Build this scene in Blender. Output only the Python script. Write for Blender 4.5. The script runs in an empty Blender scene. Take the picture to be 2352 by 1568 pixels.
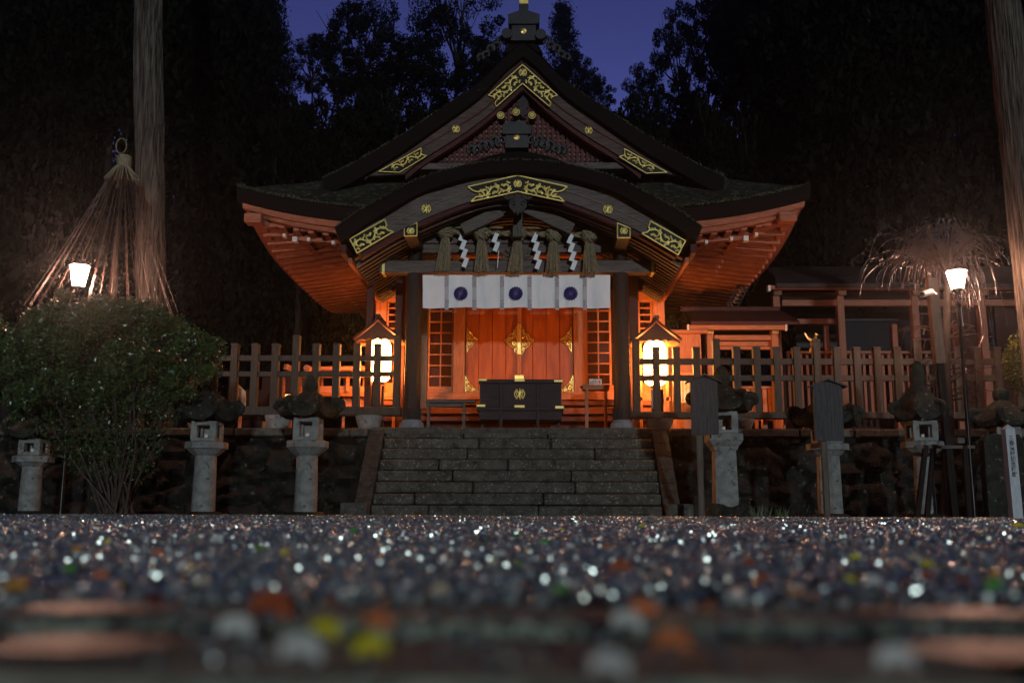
import bpy, math, random
import numpy as np
from mathutils import Vector, Matrix, noise
random.seed(7); RNG = np.random.default_rng(7)
R = math.radians
S = bpy.context.scene
COL = S.collection

# ---------------- camera ----------------
cam = bpy.data.cameras.new("camera"); camo = bpy.data.objects.new("camera", cam); COL.objects.link(camo)
S.camera = camo
CAM = Vector((0.27, 0.0, 0.11))
CM = Matrix.Rotation(R(1.2), 4, 'Z') @ Matrix.Rotation(R(90 + 9.65), 4, 'X') @ Matrix.Rotation(R(0.2), 4, 'Z')
camo.matrix_world = Matrix.Translation(CAM) @ CM
cam.lens = 35.0; cam.sensor_width = 36.0; cam.clip_start = 0.02; cam.clip_end = 600
cam.dof.use_dof = True; cam.dof.focus_distance = 18.5; cam.dof.aperture_fstop = 2.0
cam.dof.aperture_blades = 0
SKYK = 7.6
# ---------------- world: dusk sky ----------------
W = bpy.data.worlds.new("World"); S.world = W; W.use_nodes = True
nt = W.node_tree; bgn = nt.nodes["Background"]
sky = nt.nodes.new("ShaderNodeTexSky"); sky.sky_type = 'NISHITA'; sky.sun_disc = False
sky.sun_elevation = R(-3.0); sky.sun_rotation = R(0); sky.altitude = 100
hs = nt.nodes.new("ShaderNodeMixRGB"); hs.blend_type = 'MULTIPLY'; hs.inputs[0].default_value = 1.0
hs.inputs[2].default_value = (0.215, 0.27, 1.0, 1)
bw = nt.nodes.new("ShaderNodeRGBToBW"); nt.links.new(sky.outputs[0], bw.inputs[0]); pw = nt.nodes.new('ShaderNodeMath'); pw.operation = 'POWER'; pw.inputs[1].default_value = 1.7
nt.links.new(bw.outputs[0], pw.inputs[0]); nt.links.new(pw.outputs[0], hs.inputs[1]); nt.links.new(hs.outputs[0], bgn.inputs[0])
bgn.inputs[1].default_value = SKYK
# the cool white floodlight of the forecourt, far behind the camera on the right
sd = bpy.data.lights.new("floodlight", 'SUN'); sd.energy = 1.08; sd.angle = R(1.6); sd.color = (0.84, 0.95, 1.0)
so = bpy.data.objects.new("floodlight", sd); COL.objects.link(so)
SUNDIR = Vector((-0.20, 1.0, -0.095)).normalized()
so.rotation_euler = SUNDIR.to_track_quat('-Z', 'Y').to_euler()
S.view_settings.view_transform = 'Standard'; S.view_settings.look = 'None'
S.view_settings.exposure = 0.0; S.view_settings.gamma = 1.0
S.render.engine = 'CYCLES'
S.cycles.max_bounces = 5; S.cycles.diffuse_bounces = 2; S.cycles.glossy_bounces = 3
S.cycles.transparent_max_bounces = 8; S.cycles.sample_clamp_indirect = 4.0; S.cycles.caustics_reflective = False
S.cycles.caustics_refractive = False

FPX = 2352 * 35.0 / 36.0
def P(x, y, Y):
    d = CM.to_3x3() @ Vector(((x - 1176) / FPX, -(y - 784) / FPX, -1.0))
    return CAM + d * ((Y - CAM.y) / d.y)
def PX(x, Y, y=900): return P(x, y, Y).x
def PZ(y, Y, x=1189): return P(x, y, Y).z

# ---------------- mesh collector ----------------
class MB:
    def __init__(s): s.v = []; s.f = []
    def add(s, vs, fs):
        n = len(s.v); s.v.extend([tuple(q) for q in vs]); s.f.extend([tuple(i + n for i in f) for f in fs]); return s
    def bx(s, x0, x1, y0, y1, z0, z1, b=0.0):
        if x0 > x1: x0, x1 = x1, x0
        if y0 > y1: y0, y1 = y1, y0
        if z0 > z1: z0, z1 = z1, z0
        if b <= 0:
            return s.add([(x0,y0,z0),(x1,y0,z0),(x1,y1,z0),(x0,y1,z0),(x0,y0,z1),(x1,y0,z1),(x1,y1,z1),(x0,y1,z1)],
                     [(0,3,2,1),(4,5,6,7),(0,1,5,4),(1,2,6,5),(2,3,7,6),(3,0,4,7)])
        b = min(b, (x1-x0)/2.2, (y1-y0)/2.2, (z1-z0)/2.2)
        vs = []; 
        def ring(xa, xb, ya, yb, z, c):
            return [(xa+c,ya,z),(xb-c,ya,z),(xb,ya+c,z),(xb,yb-c,z),(xb-c,yb,z),(xa+c,yb,z),(xa,yb-c,z),(xa,ya+c,z)]
        r = [ring(x0+b,x1-b,y0+b,y1-b,z0,b*.4), ring(x0,x1,y0,y1,z0+b,b), ring(x0,x1,y0,y1,z1-b,b), ring(x0+b,x1-b,y0+b,y1-b,z1,b*.4)]
        for q in r: vs += q
        fs = [tuple(range(7,-1,-1)), tuple(range(24,32))]
        for k in range(3):
            for i in range(8):
                j = (i+1) % 8
                fs.append((k*8+i, k*8+j, k*8+8+j, k*8+8+i))
        return s.add(vs, fs)
    def beam(s, p0, p1, w, h, up=(0,0,1)):
        p0 = Vector(p0); p1 = Vector(p1); d = (p1-p0).normalized(); u = Vector(up)
        sx = d.cross(u)
        if sx.length < 1e-4: sx = d.cross(Vector((0,1,0)))
        sx.normalize(); uu = sx.cross(d).normalized()
        vs = []
        for p in (p0, p1):
            for a, b in ((-1,-1),(1,-1),(1,1),(-1,1)): vs.append(p + sx*(a*w/2) + uu*(b*h/2))
        return s.add(vs, [(0,1,2,3),(7,6,5,4),(0,4,5,1),(1,5,6,2),(2,6,7,3),(3,7,4,0)])
    def tube(s, pts, r, n=6, cap=True):
        pts = [Vector(p) for p in pts]; m = len(pts)
        if m < 2: return s
        rr = r if isinstance(r, (list, tuple)) else [r]*m
        vs = []; fs = []; prev = None
        for i in range(m):
            t = (pts[min(i+1,m-1)] - pts[max(i-1,0)])
            if t.length < 1e-9: t = Vector((0,0,1))
            t.normalize()
            if prev is None:
                a = Vector((0,0,1)) if abs(t.z) < .9 else Vector((0,1,0))
            else: a = prev
            a = a - t * a.dot(t)
            if a.length < 1e-6: a = t.orthogonal()
            a.normalize(); prev = a; b = t.cross(a)
            for k in range(n):
                an = 2*math.pi*k/n
                vs.append(pts[i] + (a*math.cos(an) + b*math.sin(an))*rr[i])
        for i in range(m-1):
            for k in range(n):
                j = (k+1) % n
                fs.append((i*n+k, i*n+j, (i+1)*n+j, (i+1)*n+k))
        if cap: fs.append(tuple(range(n-1,-1,-1))); fs.append(tuple((m-1)*n+k for k in range(n)))
        return s.add(vs, fs)
    def lathe(s, prof, c=(0,0,0), n=24, ph=0.0, sq=(1,1)):
        vs = []; fs = []; m = len(prof)
        for r, z in prof:
            for k in range(n):
                a = 2*math.pi*k/n + ph
                vs.append((c[0]+r*math.cos(a)*sq[0], c[1]+r*math.sin(a)*sq[1], c[2]+z))
        for i in range(m-1):
            for k in range(n):
                j = (k+1) % n
                fs.append((i*n+k, i*n+j, (i+1)*n+j, (i+1)*n+k))
        if prof[0][0] > 1e-6: fs.append(tuple(range(n-1,-1,-1)))
        if prof[-1][0] > 1e-6: fs.append(tuple((m-1)*n+k for k in range(n)))
        return s.add(vs, fs)
    def ball(s, c, r, n=10, m=7, jit=0.0, seed=0):
        rx, ry, rz = r if isinstance(r, (list, tuple)) else (r, r, r)
        vs = [(c[0], c[1], c[2]-rz)]; fs = []
        for i in range(1, m):
            t = -math.pi/2 + math.pi*i/m
            for k in range(n):
                a = 2*math.pi*k/n
                q = Vector((math.cos(t)*math.cos(a), math.cos(t)*math.sin(a), math.sin(t)))
                j = 1 + (jit*noise.noise(q*1.7 + Vector((seed*3.1, seed*1.7, 0))) if jit else 0)
                vs.append((c[0]+q.x*rx*j, c[1]+q.y*ry*j, c[2]+q.z*rz*j))
        vs.append((c[0], c[1], c[2]+rz)); L = len(vs)-1
        for k in range(n): fs.append((0, 1+(k+1)%n, 1+k))
        for i in range(m-2):
            for k in range(n):
                j = (k+1)%n
                fs.append((1+i*n+k, 1+i*n+j, 1+(i+1)*n+j, 1+(i+1)*n+k))
        for k in range(n): fs.append((L, 1+(m-2)*n+k, 1+(m-2)*n+(k+1)%n))
        return s.add(vs, fs)
    def prism(s, xz, y0, y1):     # polygon in the XZ plane given as (x,z) pushed from y0 to y1
        n = len(xz)
        vs = [(x, y0, z) for x, z in xz] + [(x, y1, z) for x, z in xz]
        fs = [tuple(range(n)), tuple(range(2*n-1, n-1, -1))]
        for i in range(n):
            j = (i+1) % n; fs.append((i, i+n, j+n, j))
        return s.add(vs, fs)
    def strip(s, top, bot, y0, y1):   # a band between two curves of equal length, pushed from y0 to y1
        n = len(top); vs = []; fs = []
        for (xt, zt), (xb, zb) in zip(top, bot):
            vs += [(xt,y0,zt),(xb,y0,zb),(xb,y1,zb),(xt,y1,zt)]
        for i in range(n-1):
            a = i*4; b = a+4
            for k in range(4):
                j = (k+1) % 4; fs.append((a+k, a+j, b+j, b+k))
        fs.append((0,3,2,1)); e = (n-1)*4; fs.append((e,e+1,e+2,e+3))
        return s.add(vs, fs)
    def sheet(s, rows):   # grid of points
        n = len(rows[0]); vs = [p for r in rows for p in r]; fs = []
        for i in range(len(rows)-1):
            for k in range(n-1): fs.append((i*n+k, i*n+k+1, (i+1)*n+k+1, (i+1)*n+k))
        return s.add(vs, fs)
    def build(s, name, m, parent=None, loc=None, smooth=False):
        """vertices are world coordinates; loc = origin of the top-level object"""
        o0 = Vector(loc) if loc is not None else (ORIG.get(parent.name, Vector((0,0,0))) if parent else Vector((0,0,0)))
        me = bpy.data.meshes.new(name)
        me.from_pydata([(q[0]-o0.x, q[1]-o0.y, q[2]-o0.z) for q in s.v], [], s.f)
        me.validate(); me.update()
        if smooth:
            me.polygons.foreach_set('use_smooth', [True]*len(me.polygons))
            try: me.set_sharp_from_angle(angle=R(38))
            except Exception: pass
        me.materials.append(m)
        o = bpy.data.objects.new(name, me); COL.objects.link(o)
        ORIG[o.name] = o0
        if parent: o.parent = parent
        else: o.location = o0
        return o
ORIG = {}
def tag(o, label, cat, group=None, kind=None):
    o["label"] = label; o["category"] = cat
    if group: o["group"] = group
    if kind: o["kind"] = kind
    return o
def thing(name, label, cat, loc=(0,0,0), group=None):
    o = bpy.data.objects.new(name, None); o.empty_display_size = .2; COL.objects.link(o); o.location = loc
    ORIG[o.name] = Vector(loc)
    return tag(o, label, cat, group)
def struct(o): o["kind"] = "structure"; return o
def kids(o): return [c for c in bpy.data.objects if c.parent == o]
def dup(root, loc, label=None, rz=0, sc=None):
    r = root.copy(); COL.objects.link(r); r.location = loc; r.rotation_euler = (0,0,rz)
    if sc: r.scale = sc
    if label: r["label"] = label
    for ch in kids(root):
        c = ch.copy(); COL.objects.link(c); c.parent = r
        for g in kids(ch):
            d = g.copy(); COL.objects.link(d); d.parent = c
    return r

# ---------------- materials ----------------
def mat(name, c1, c2=None, rough=.6, metal=0, nscale=6, stretch=(1,1,1), bump=.2, bscale=40, c3=None, t3=.62, vor=False, spec=.16, contrast=(.35,.65), s3=22, coat=0):
    m = bpy.data.materials.new(name); m.use_nodes = True; n = m.node_tree; b = n.nodes["Principled BSDF"]
    b.inputs["Roughness"].default_value = rough; b.inputs["Metallic"].default_value = metal
    b.inputs["Specular IOR Level"].default_value = spec; b.inputs["Coat Weight"].default_value = coat
    b.inputs["Coat Roughness"].default_value = .15
    c2 = c2 or tuple(q*.6 for q in c1)
    tc = n.nodes.new("ShaderNodeTexCoord"); mp = n.nodes.new("ShaderNodeMapping"); mp.inputs[3].default_value = stretch
    n.links.new(tc.outputs["Object"], mp.inputs[0])
    no = n.nodes.new("ShaderNodeTexNoise"); no.inputs["Scale"].default_value = nscale; no.inputs["Detail"].default_value = 7; no.inputs["Roughness"].default_value = .65
    n.links.new(mp.outputs[0], no.inputs[0])
    cr = n.nodes.new("ShaderNodeValToRGB"); cr.color_ramp.elements[0].position = contrast[0]; cr.color_ramp.elements[1].position = contrast[1]
    cr.color_ramp.elements[0].color = (*c2, 1); cr.color_ramp.elements[1].color = (*c1, 1)
    n.links.new(no.outputs[0], cr.inputs[0]); out = cr.outputs[0]
    if c3:
        n3 = n.nodes.new("ShaderNodeTexNoise"); n3.inputs["Scale"].default_value = s3; n3.inputs["Detail"].default_value = 4
        n.links.new(tc.outputs["Object"], n3.inputs[0])
        r3 = n.nodes.new("ShaderNodeValToRGB"); r3.color_ramp.elements[0].position = t3; r3.color_ramp.elements[1].position = t3+.07
        r3.color_ramp.elements[0].color = (0,0,0,1); r3.color_ramp.elements[1].color = (1,1,1,1)
        n.links.new(n3.outputs[0], r3.inputs[0])
        mx = n.nodes.new("ShaderNodeMixRGB"); mx.inputs[2].default_value = (*c3, 1)
        n.links.new(r3.outputs[0], mx.inputs[0]); n.links.new(out, mx.inputs[1]); out = mx.outputs[0]
    n.links.new(out, b.inputs["Base Color"])
    if bump > 0:
        nb = n.nodes.new("ShaderNodeTexNoise"); nb.inputs["Scale"].default_value = bscale; nb.inputs["Detail"].default_value = 4
        n.links.new(mp.outputs[0], nb.inputs[0])
        bm = n.nodes.new("ShaderNodeBump"); bm.inputs["Strength"].default_value = bump; bm.inputs["Distance"].default_value = .02
        n.links.new(nb.outputs[0], bm.inputs["Height"]); n.links.new(bm.outputs[0], b.inputs["Normal"])
    return m
def emis(name, col, st):
    m = bpy.data.materials.new(name); m.use_nodes = True; n = m.node_tree
    b = n.nodes["Principled BSDF"]; b.inputs["Base Color"].default_value = (.8,.75,.65,1)
    b.inputs["Emission Color"].default_value = (*col, 1); b.inputs["Emission Strength"].default_value = st
    return m
M = {}
M['wood_x'] = mat('grey_wood_x', (.165,.135,.12), (.065,.05,.044), .6, stretch=(.6,9,9), nscale=5, bump=.5, bscale=22)
M['wood_z'] = mat('grey_wood_z', (.135,.118,.095), (.06,.05,.04), .55, stretch=(9,9,.6), nscale=5, bump=.5, bscale=22)
M['wood_y'] = mat('grey_wood_y', (.21,.165,.14), (.12,.085,.07), .6, stretch=(9,.6,9), nscale=5, bump=.3, bscale=22)
M['warm_x'] = mat('cypress_wood_x', (.44,.17,.075), (.26,.09,.038), .5, stretch=(.5,8,8), nscale=5, bump=.25, bscale=20)
M['warm_z'] = mat('cypress_wood_z', (.44,.17,.075), (.26,.09,.038), .5, stretch=(8,8,.5), nscale=5, bump=.25, bscale=20)
M['door'] = mat('door_panel_wood', (.42,.105,.018), (.20,.045,.010), .45, stretch=(2.2,2.2,.35), nscale=3.0, bump=.15, bscale=25, contrast=(.3,.7), coat=.2)
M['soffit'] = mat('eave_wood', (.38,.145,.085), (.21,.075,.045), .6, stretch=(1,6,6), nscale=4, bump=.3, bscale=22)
M['soffit_dk'] = mat('eave_wood_shaded', (.045,.016,.011), (.028,.010,.007), .7, stretch=(1,6,6), nscale=4, bump=.3, bscale=22)  # eave wood coloured darker to give the gaps between rafters their shade
M['column'] = mat('dark_column_wood', (.022,.017,.016), (.009,.007,.007), .5, stretch=(7,7,.5), nscale=5, bump=.4, bscale=20)
M['fence'] = mat('fence_wood', (.060,.052,.042), (.030,.026,.021), .6, stretch=(9,9,.6), nscale=5, bump=.5, bscale=22)
M['veranda'] = mat('veranda_wood_shaded', (.17,.06,.035), (.09,.03,.018), .5, stretch=(.6,7,7), nscale=5, bump=.3)  # shading below the door sill is put into this darker colour
M['box'] = mat('offering_box_wood', (.040,.024,.025), (.022,.014,.015), .5, stretch=(.6,7,7), nscale=5, bump=.3)
M['gilt_shade'] = mat('shaded_gilt_base', (.36,.17,.035), (.22,.10,.02), .5, .5, bump=.3)  # darker gilt stands in for shade behind the bright relief
M['hall_x'] = mat('side_hall_wood_x', (.31,.125,.075), (.20,.075,.045), .55, stretch=(.5,8,8), nscale=5, bump=.25)
M['hall_z'] = mat('side_hall_wood_z', (.31,.125,.075), (.20,.075,.045), .55, stretch=(8,8,.5), nscale=5, bump=.25)
M['dark'] = mat('dark_lacquer_wood', (.035,.026,.026), (.018,.014,.014), .45, nscale=8, bump=.2)
M['redwood'] = mat('dark_red_wood', (.075,.022,.019), (.04,.013,.012), .55, stretch=(7,7,.5), nscale=5, bump=.3)
M['gable_red'] = mat('faded_red_board', (.55,.24,.20), (.34,.13,.11), .7, nscale=10, bump=.3)
M['gable_bar'] = mat('gable_lattice_wood', (.10,.038,.034), (.05,.02,.018), .6, nscale=10, bump=.3)
M['thatch'] = mat('bark_thatch_edge', (.013,.008,.007), (.004,.003,.003), .85, stretch=(1,1,14), nscale=6, bump=.8, bscale=26)
M['mossroof'] = mat('mossy_bark_roof', (.035,.034,.020), (.010,.010,.009), .9, nscale=3.5, bump=1.0, bscale=30, c3=(.07,.075,.05), t3=.56, s3=9)
M['moss'] = mat('roof_moss', (.10,.105,.07), (.035,.036,.022), .9, nscale=30, bump=.5, bscale=60)
M['gold'] = mat('gilt_metal', (.90,.62,.20), (.60,.38,.10), .34, .85, spec=.5, nscale=18, bump=.25, bscale=50)
M['goldflat'] = mat('gilt_flat', (.90,.72,.20), (.66,.50,.12), .40, .25, spec=.5, nscale=26, bump=.3, bscale=60)
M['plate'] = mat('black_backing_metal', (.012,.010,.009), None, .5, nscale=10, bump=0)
M['white'] = mat('white_paint', (.72,.68,.62), (.5,.46,.42), .6, nscale=12, bump=.1)
M['cloth'] = mat('white_cotton', (.80,.80,.80), (.70,.70,.71), .85, nscale=2.0, bump=.25, bscale=7, stretch=(1,1,.6))
M['blue'] = mat('indigo_dye', (.016,.014,.115), (.012,.010,.08), .85, nscale=20, bump=0)
M['ribbon_dk'] = mat('brocade_dark', (.16,.135,.145), (.55,.52,.53), .8, nscale=60, bump=0, contrast=(.47,.53))
M['ribbon_lt'] = mat('brocade_pale', (.50,.49,.50), (.38,.37,.39), .8, nscale=40, bump=.1)
M['paper'] = mat('folded_paper', (.78,.79,.80), (.7,.71,.72), .8, nscale=6, bump=.05)
M['straw'] = mat('rice_straw', (.30,.245,.155), (.14,.11,.068), .8, nscale=30, bump=.4, stretch=(1,1,.5))
M['stone'] = mat('grey_granite', (.25,.255,.245), (.13,.13,.12), .6, nscale=7, bump=.6, bscale=55, c3=(.09,.09,.075), t3=.60, s3=9)
M['stone_dk'] = mat('mossy_black_stone', (.032,.034,.025), (.008,.009,.007), .75, nscale=7, bump=1.0, bscale=22, c3=(.12,.125,.105), t3=.63, s3=14)
M['step'] = mat('lichened_step_stone', (.085,.083,.068), (.022,.022,.018), .6, nscale=5, bump=1.0, bscale=40, c3=(.19,.19,.165), t3=.60, s3=26)
M['kerbstone'] = mat('terrace_edge_stone', (.085,.085,.07), (.03,.03,.026), .6, nscale=8, bump=.9, bscale=35, c3=(.14,.145,.125), t3=.62, s3=18)
M['rock'] = mat('retaining_wall_rock', (.014,.015,.012), (.004,.004,.003), .7, nscale=3.2, bump=1.0, bscale=18, c3=(.075,.08,.068), t3=.64, s3=11)
M['plinth'] = mat('blue_grey_plinth', (.19,.215,.235), (.12,.135,.15), .55, nscale=8, bump=.5, bscale=50)
M['bark'] = mat('cedar_bark', (.15,.12,.095), (.012,.010,.008), .85, stretch=(11,11,.45), nscale=3.0, bump=1.0, bscale=10, contrast=(.38,.62))
M['bark_dk'] = mat('dark_bark', (.024,.019,.015), (.010,.008,.0065), .8, stretch=(4,4,.5), nscale=4, bump=.8)
M['leaf_far'] = mat('forest_foliage', (.0055,.0075,.0045), (.0022,.003,.002), .8, nscale=.8, bump=0, spec=.05)
M['leaf'] = mat('bush_leaf', (.055,.105,.028), (.020,.042,.013), .34, nscale=5, bump=0, spec=.5)
M['stem'] = mat('bush_stem', (.075,.055,.045), (.03,.022,.018), .6, nscale=10, bump=.4)
M['leaf2'] = mat('pale_bush_leaf', (.11,.12,.03), (.05,.06,.018), .35, nscale=5, bump=0)
M['twig'] = mat('wet_twig', (.030,.017,.014), (.016,.010,.008), .24, nscale=10, bump=.2, spec=.8)
M['metal'] = mat('black_iron', (.02,.02,.02), None, .3, .6, nscale=10, bump=.1)
M['ground'] = mat('wet_gravel_bed', (.030,.031,.034), (.008,.008,.009), .45, nscale=60, bump=1.0, bscale=90)
M['paver'] = mat('wet_kerb_stone', (.30,.34,.25), (.10,.11,.08), .66, nscale=9, bump=1.0, bscale=40, stretch=(1,2.2,1), spec=.3)
M['signwood'] = mat('weathered_sign_board', (.085,.083,.085), (.035,.034,.036), .6, stretch=(12,12,.7), nscale=5, bump=.5, bscale=22)
M['terrace'] = mat('terrace_paving', (.10,.085,.075), (.05,.04,.036), .4, nscale=9, bump=.4)
M['glass'] = mat('dark_window_glass', (.006,.009,.014), None, .3, nscale=5, bump=0, spec=.02)
M['gold2'] = M['goldflat']
M['chochin'] = emis('lit_paper', (1.0,.34,.07), 112)
M['lamp'] = emis('lit_lamp_glass', (1.0,.52,.36), 420)
M['smalllamp'] = emis('lit_small_lamp', (1.0,.5,.12), 2.6)
M['ink'] = mat('black_ink', (.02,.018,.02), None, .6, bump=0)
M['post_white'] = mat('pale_painted_post', (.50,.53,.55), (.40,.43,.45), .6, nscale=14, stretch=(2,2,.6), bump=.2)
M['yellow'] = mat('yellow_leaf', (.55,.42,.03), None, .4, bump=0)
M['wetrope'] = mat('wet_straw_rope', (.06,.034,.026), (.03,.018,.014), .3, nscale=40, bump=.4, spec=.5)
M['gable_board'] = mat('gable_board_wood', (.12,.085,.072), (.05,.034,.03), .6, stretch=(.6,9,9), nscale=5, bump=.5, bscale=22)
M['drop'] = mat('water_drop', (.02,.02,.02), None, .03, bump=0, spec=1.0)
M['warmdim'] = mat('brown_timber', (.26,.14,.085), (.15,.075,.045), .5, stretch=(6,6,.5), bump=.3)
M['warmpale'] = mat('pale_board', (.62,.45,.30), (.5,.34,.22), .6, bump=.1)
M['roofdim'] = mat('dark_shingle_roof', (.04,.028,.025), (.02,.014,.013), .6, stretch=(1,8,1), bump=.5)
M['metal_pale'] = mat('grey_iron', (.10,.09,.09), None, .35, .5, bump=.1)
M['leaf_yel'] = mat('leaf_yellow', (.62,.50,.02), (.45,.40,.02), .4, bump=.1)
M['leaf_or'] = mat('leaf_orange', (.62,.20,.06), (.45,.12,.04), .4, bump=.1)
M['leaf_am'] = mat('leaf_amber', (.50,.24,.04), (.35,.15,.03), .4, bump=.1)
M['leaf_br'] = mat('leaf_rust', (.38,.09,.03), (.24,.06,.025), .4, bump=.1)
M['leaf_dr'] = mat('leaf_darkred', (.12,.02,.02), None, .4, bump=.1)
M['leaf_gr'] = mat('leaf_green', (.10,.36,.04), (.06,.22,.03), .4, bump=.1)
M['leaf_wh'] = mat('leaf_pale', (.60,.60,.55), (.45,.45,.4), .35, bump=.1)
M['leaf_cr'] = mat('leaf_cream', (.50,.42,.28), (.4,.32,.2), .4, bump=.1)
M['redstamp'] = mat('red_stamp', (.45,.03,.02), None, .6, bump=0)

def smooth_curve(pts, n=28):
    """Catmull-Rom through (x,y) points"""
    p = [Vector((a, b)) for a, b in pts]; p = [2*p[0]-p[1]] + p + [2*p[-1]-p[-2]]; out = []
    segs = len(p)-3
    for i in range(n+1):
        t = i/n*segs; k = min(int(t), segs-1); t -= k
        a, b, c, d = p[k:k+4]
        q = .5*((2*b) + (c-a)*t + (2*a-5*b+4*c-d)*t*t + (3*b-a-3*c+d)*t**3)
        out.append((q.x, q.y))
    return out
def interp(tab, x):
    if x <= tab[0][0]: return tab[0][1]
    for (a, b), (c, d) in zip(tab, tab[1:]):
        if x <= c: return b + (d-b)*(x-a)/(c-a)
    return tab[-1][1]
def text_mb(body, size, loc, vertical=False, mname='ink', name='lettering', parent=None, depth=.001, bold=0, roty=0, line=.92):
    """flat lettering standing in the XZ plane facing -Y"""
    cu = bpy.data.curves.new("tmp", 'FONT'); cu.body = ("\n".join(body) if vertical else body); cu.size = size
    cu.align_x = 'CENTER'; cu.align_y = 'TOP' if vertical else 'CENTER'; cu.space_line = line; cu.offset = bold
    ob = bpy.data.objects.new("tmp", cu); COL.objects.link(ob)
    bpy.context.view_layer.update()
    dg = bpy.context.evaluated_depsgraph_get(); me = bpy.data.meshes.new_from_object(ob.evaluated_get(dg))
    mb = MB(); mb.add([(loc[0]+q.co.x*math.cos(roty), loc[1]-q.co.x*math.sin(roty), loc[2]+q.co.y) for q in me.vertices], [tuple(p.vertices) for p in me.polygons])
    bpy.data.objects.remove(ob); bpy.data.curves.remove(cu); bpy.data.meshes.remove(me)
    return mb.build(name, M[mname], parent)
def leaf_mesh(name, C, size, m, parent=None, loc=None, aspect=.5, up=0.0, jit=.4):
    """many small folded leaves, one mesh; C = (N,3) world points"""
    n = len(C); d = RNG.normal(size=(n,3)); d[:,2] = d[:,2]*(1-abs(up)) - up; d /= np.linalg.norm(d,axis=1)[:,None]
    e = np.cross(d, RNG.normal(size=(n,3))); e /= np.linalg.norm(e,axis=1)[:,None]
    nn = np.cross(d, e)
    s = size*(1 + jit*RNG.uniform(-1,1,size=(n,1)))
    V = np.empty((n,4,3)); V[:,0] = C - d*s*.5; V[:,1] = C + e*s*aspect*.5 + nn*s*.12; V[:,2] = C + d*s*.5; V[:,3] = C - e*s*aspect*.5 + nn*s*.12
    o0 = Vector(loc) if loc is not None else (ORIG.get(parent.name, Vector((0,0,0))) if parent else Vector((0,0,0)))
    V -= np.array(o0)[None,None,:]
    me = bpy.data.meshes.new(name); me.vertices.add(n*4); me.vertices.foreach_set('co', V.ravel().astype(np.float32))
    me.loops.add(n*4); me.loops.foreach_set('vertex_index', np.arange(n*4, dtype=np.int32))
    me.polygons.add(n); me.polygons.foreach_set('loop_start', np.arange(0, n*4, 4, dtype=np.int32))
    me.update(calc_edges=True); me.materials.append(m)
    o = bpy.data.objects.new(name, me); COL.objects.link(o); ORIG[o.name] = o0
    if parent: o.parent = parent
    else: o.location = o0
    return o
# ================= ground =================
TZ = PZ(984, 18.6)          # terrace height
g = MB(); g.sheet([[(-60,1.17,0),(60,1.17,0)],[(-60,18.5,0),(60,18.5,0)],[(-90,110,0),(90,110,0)]])
struct(g.build('ground', M['ground']))
g = MB(); g.sheet([[(-60,-40,-.06),(60,-40,-.06)],[(-60,1.17,-.06),(60,1.17,-.06)]]); struct(g.build('path', M['ground']))
M['reflection_patch'] = mat('lamp_reflection_film', (.030,.028,.024), (.018,.017,.014), .34, nscale=20, bump=1.0, bscale=70, spec=.9)
# two rows of wet kerb stones close to the lens
def kerb(y0, y1, lab, seed):
    random.seed(seed); mb = MB(); x = -4.0
    while x < 4:
        w = random.uniform(.75, 1.15); mb.bx(x+.006, x+w-.006, y0, y1, -.055, .004+random.uniform(-.002,.002), .012); x += w
    struct(mb.build('pavement', M['paver']))
kerb(.66, .875, '', 1); kerb(.985, 1.165, '', 2)
def reflection_patch(cx, cy, rx, ry, lab, seed):  # glossy patch added on the wet kerb to carry a lamp's reflection
    n = 40; vs = []
    for i in range(n):
        a = 2*math.pi*i/n; k = 1+.35*noise.noise(Vector((math.cos(a)*1.6, math.sin(a)*1.6, seed)))
        vs.append((cx+rx*k*math.cos(a), cy+ry*k*math.sin(a), .0085))
    o = MB().add(vs, [tuple(range(n))]).build('reflection_patch', M['reflection_patch'], None, loc=(cx,cy,.0085))
    tag(o, lab, 'reflection_patch', 'glossy films added on the kerb stones for lamp reflections')
reflection_patch(-.455+.27, 1.075, .085, .055, 'glossy film added on the rear kerb at the left to reflect the lamp', 1.3)
reflection_patch(-.34+.27, .79, .075, .05, 'glossy film added on the nearest kerb at the left to reflect the lamp', 2.1)
reflection_patch(.43+.27, 1.075, .10, .055, 'glossy film added on the rear kerb at the right to reflect the lamp', 4.4)
reflection_patch(.345+.27, .79, .085, .05, 'glossy film added on the nearest kerb at the right to reflect the lamp', 6.2)
# terrace (raised court) as one block behind the retaining walls
SX = 2.47; SY0 = 17.0; RISE = TZ/8; TR = .215
g = MB(); g.bx(-30, 30, 18.75, 60, -.1, TZ-.03); struct(g.build('terrace', M['terrace']))
# dark wooded slope behind
rows = []
for j in range(14):
    y = 40 + j*6; r = []
    for i in range(41):
        x = -80 + i*4
        dip = math.exp(-((x-6)/7)**2)
        h = (j/13)**.8*(24 - 12*dip) + 2*noise.noise(Vector((x*.06, y*.06, 0)))*min(1, j/3)
        r.append((x, y, TZ - .2 + max(0, h)))
    rows.append(r)
g = MB().sheet(rows); hl = g.build('hill', M['leaf_far'], smooth=True); struct(hl)

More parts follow.
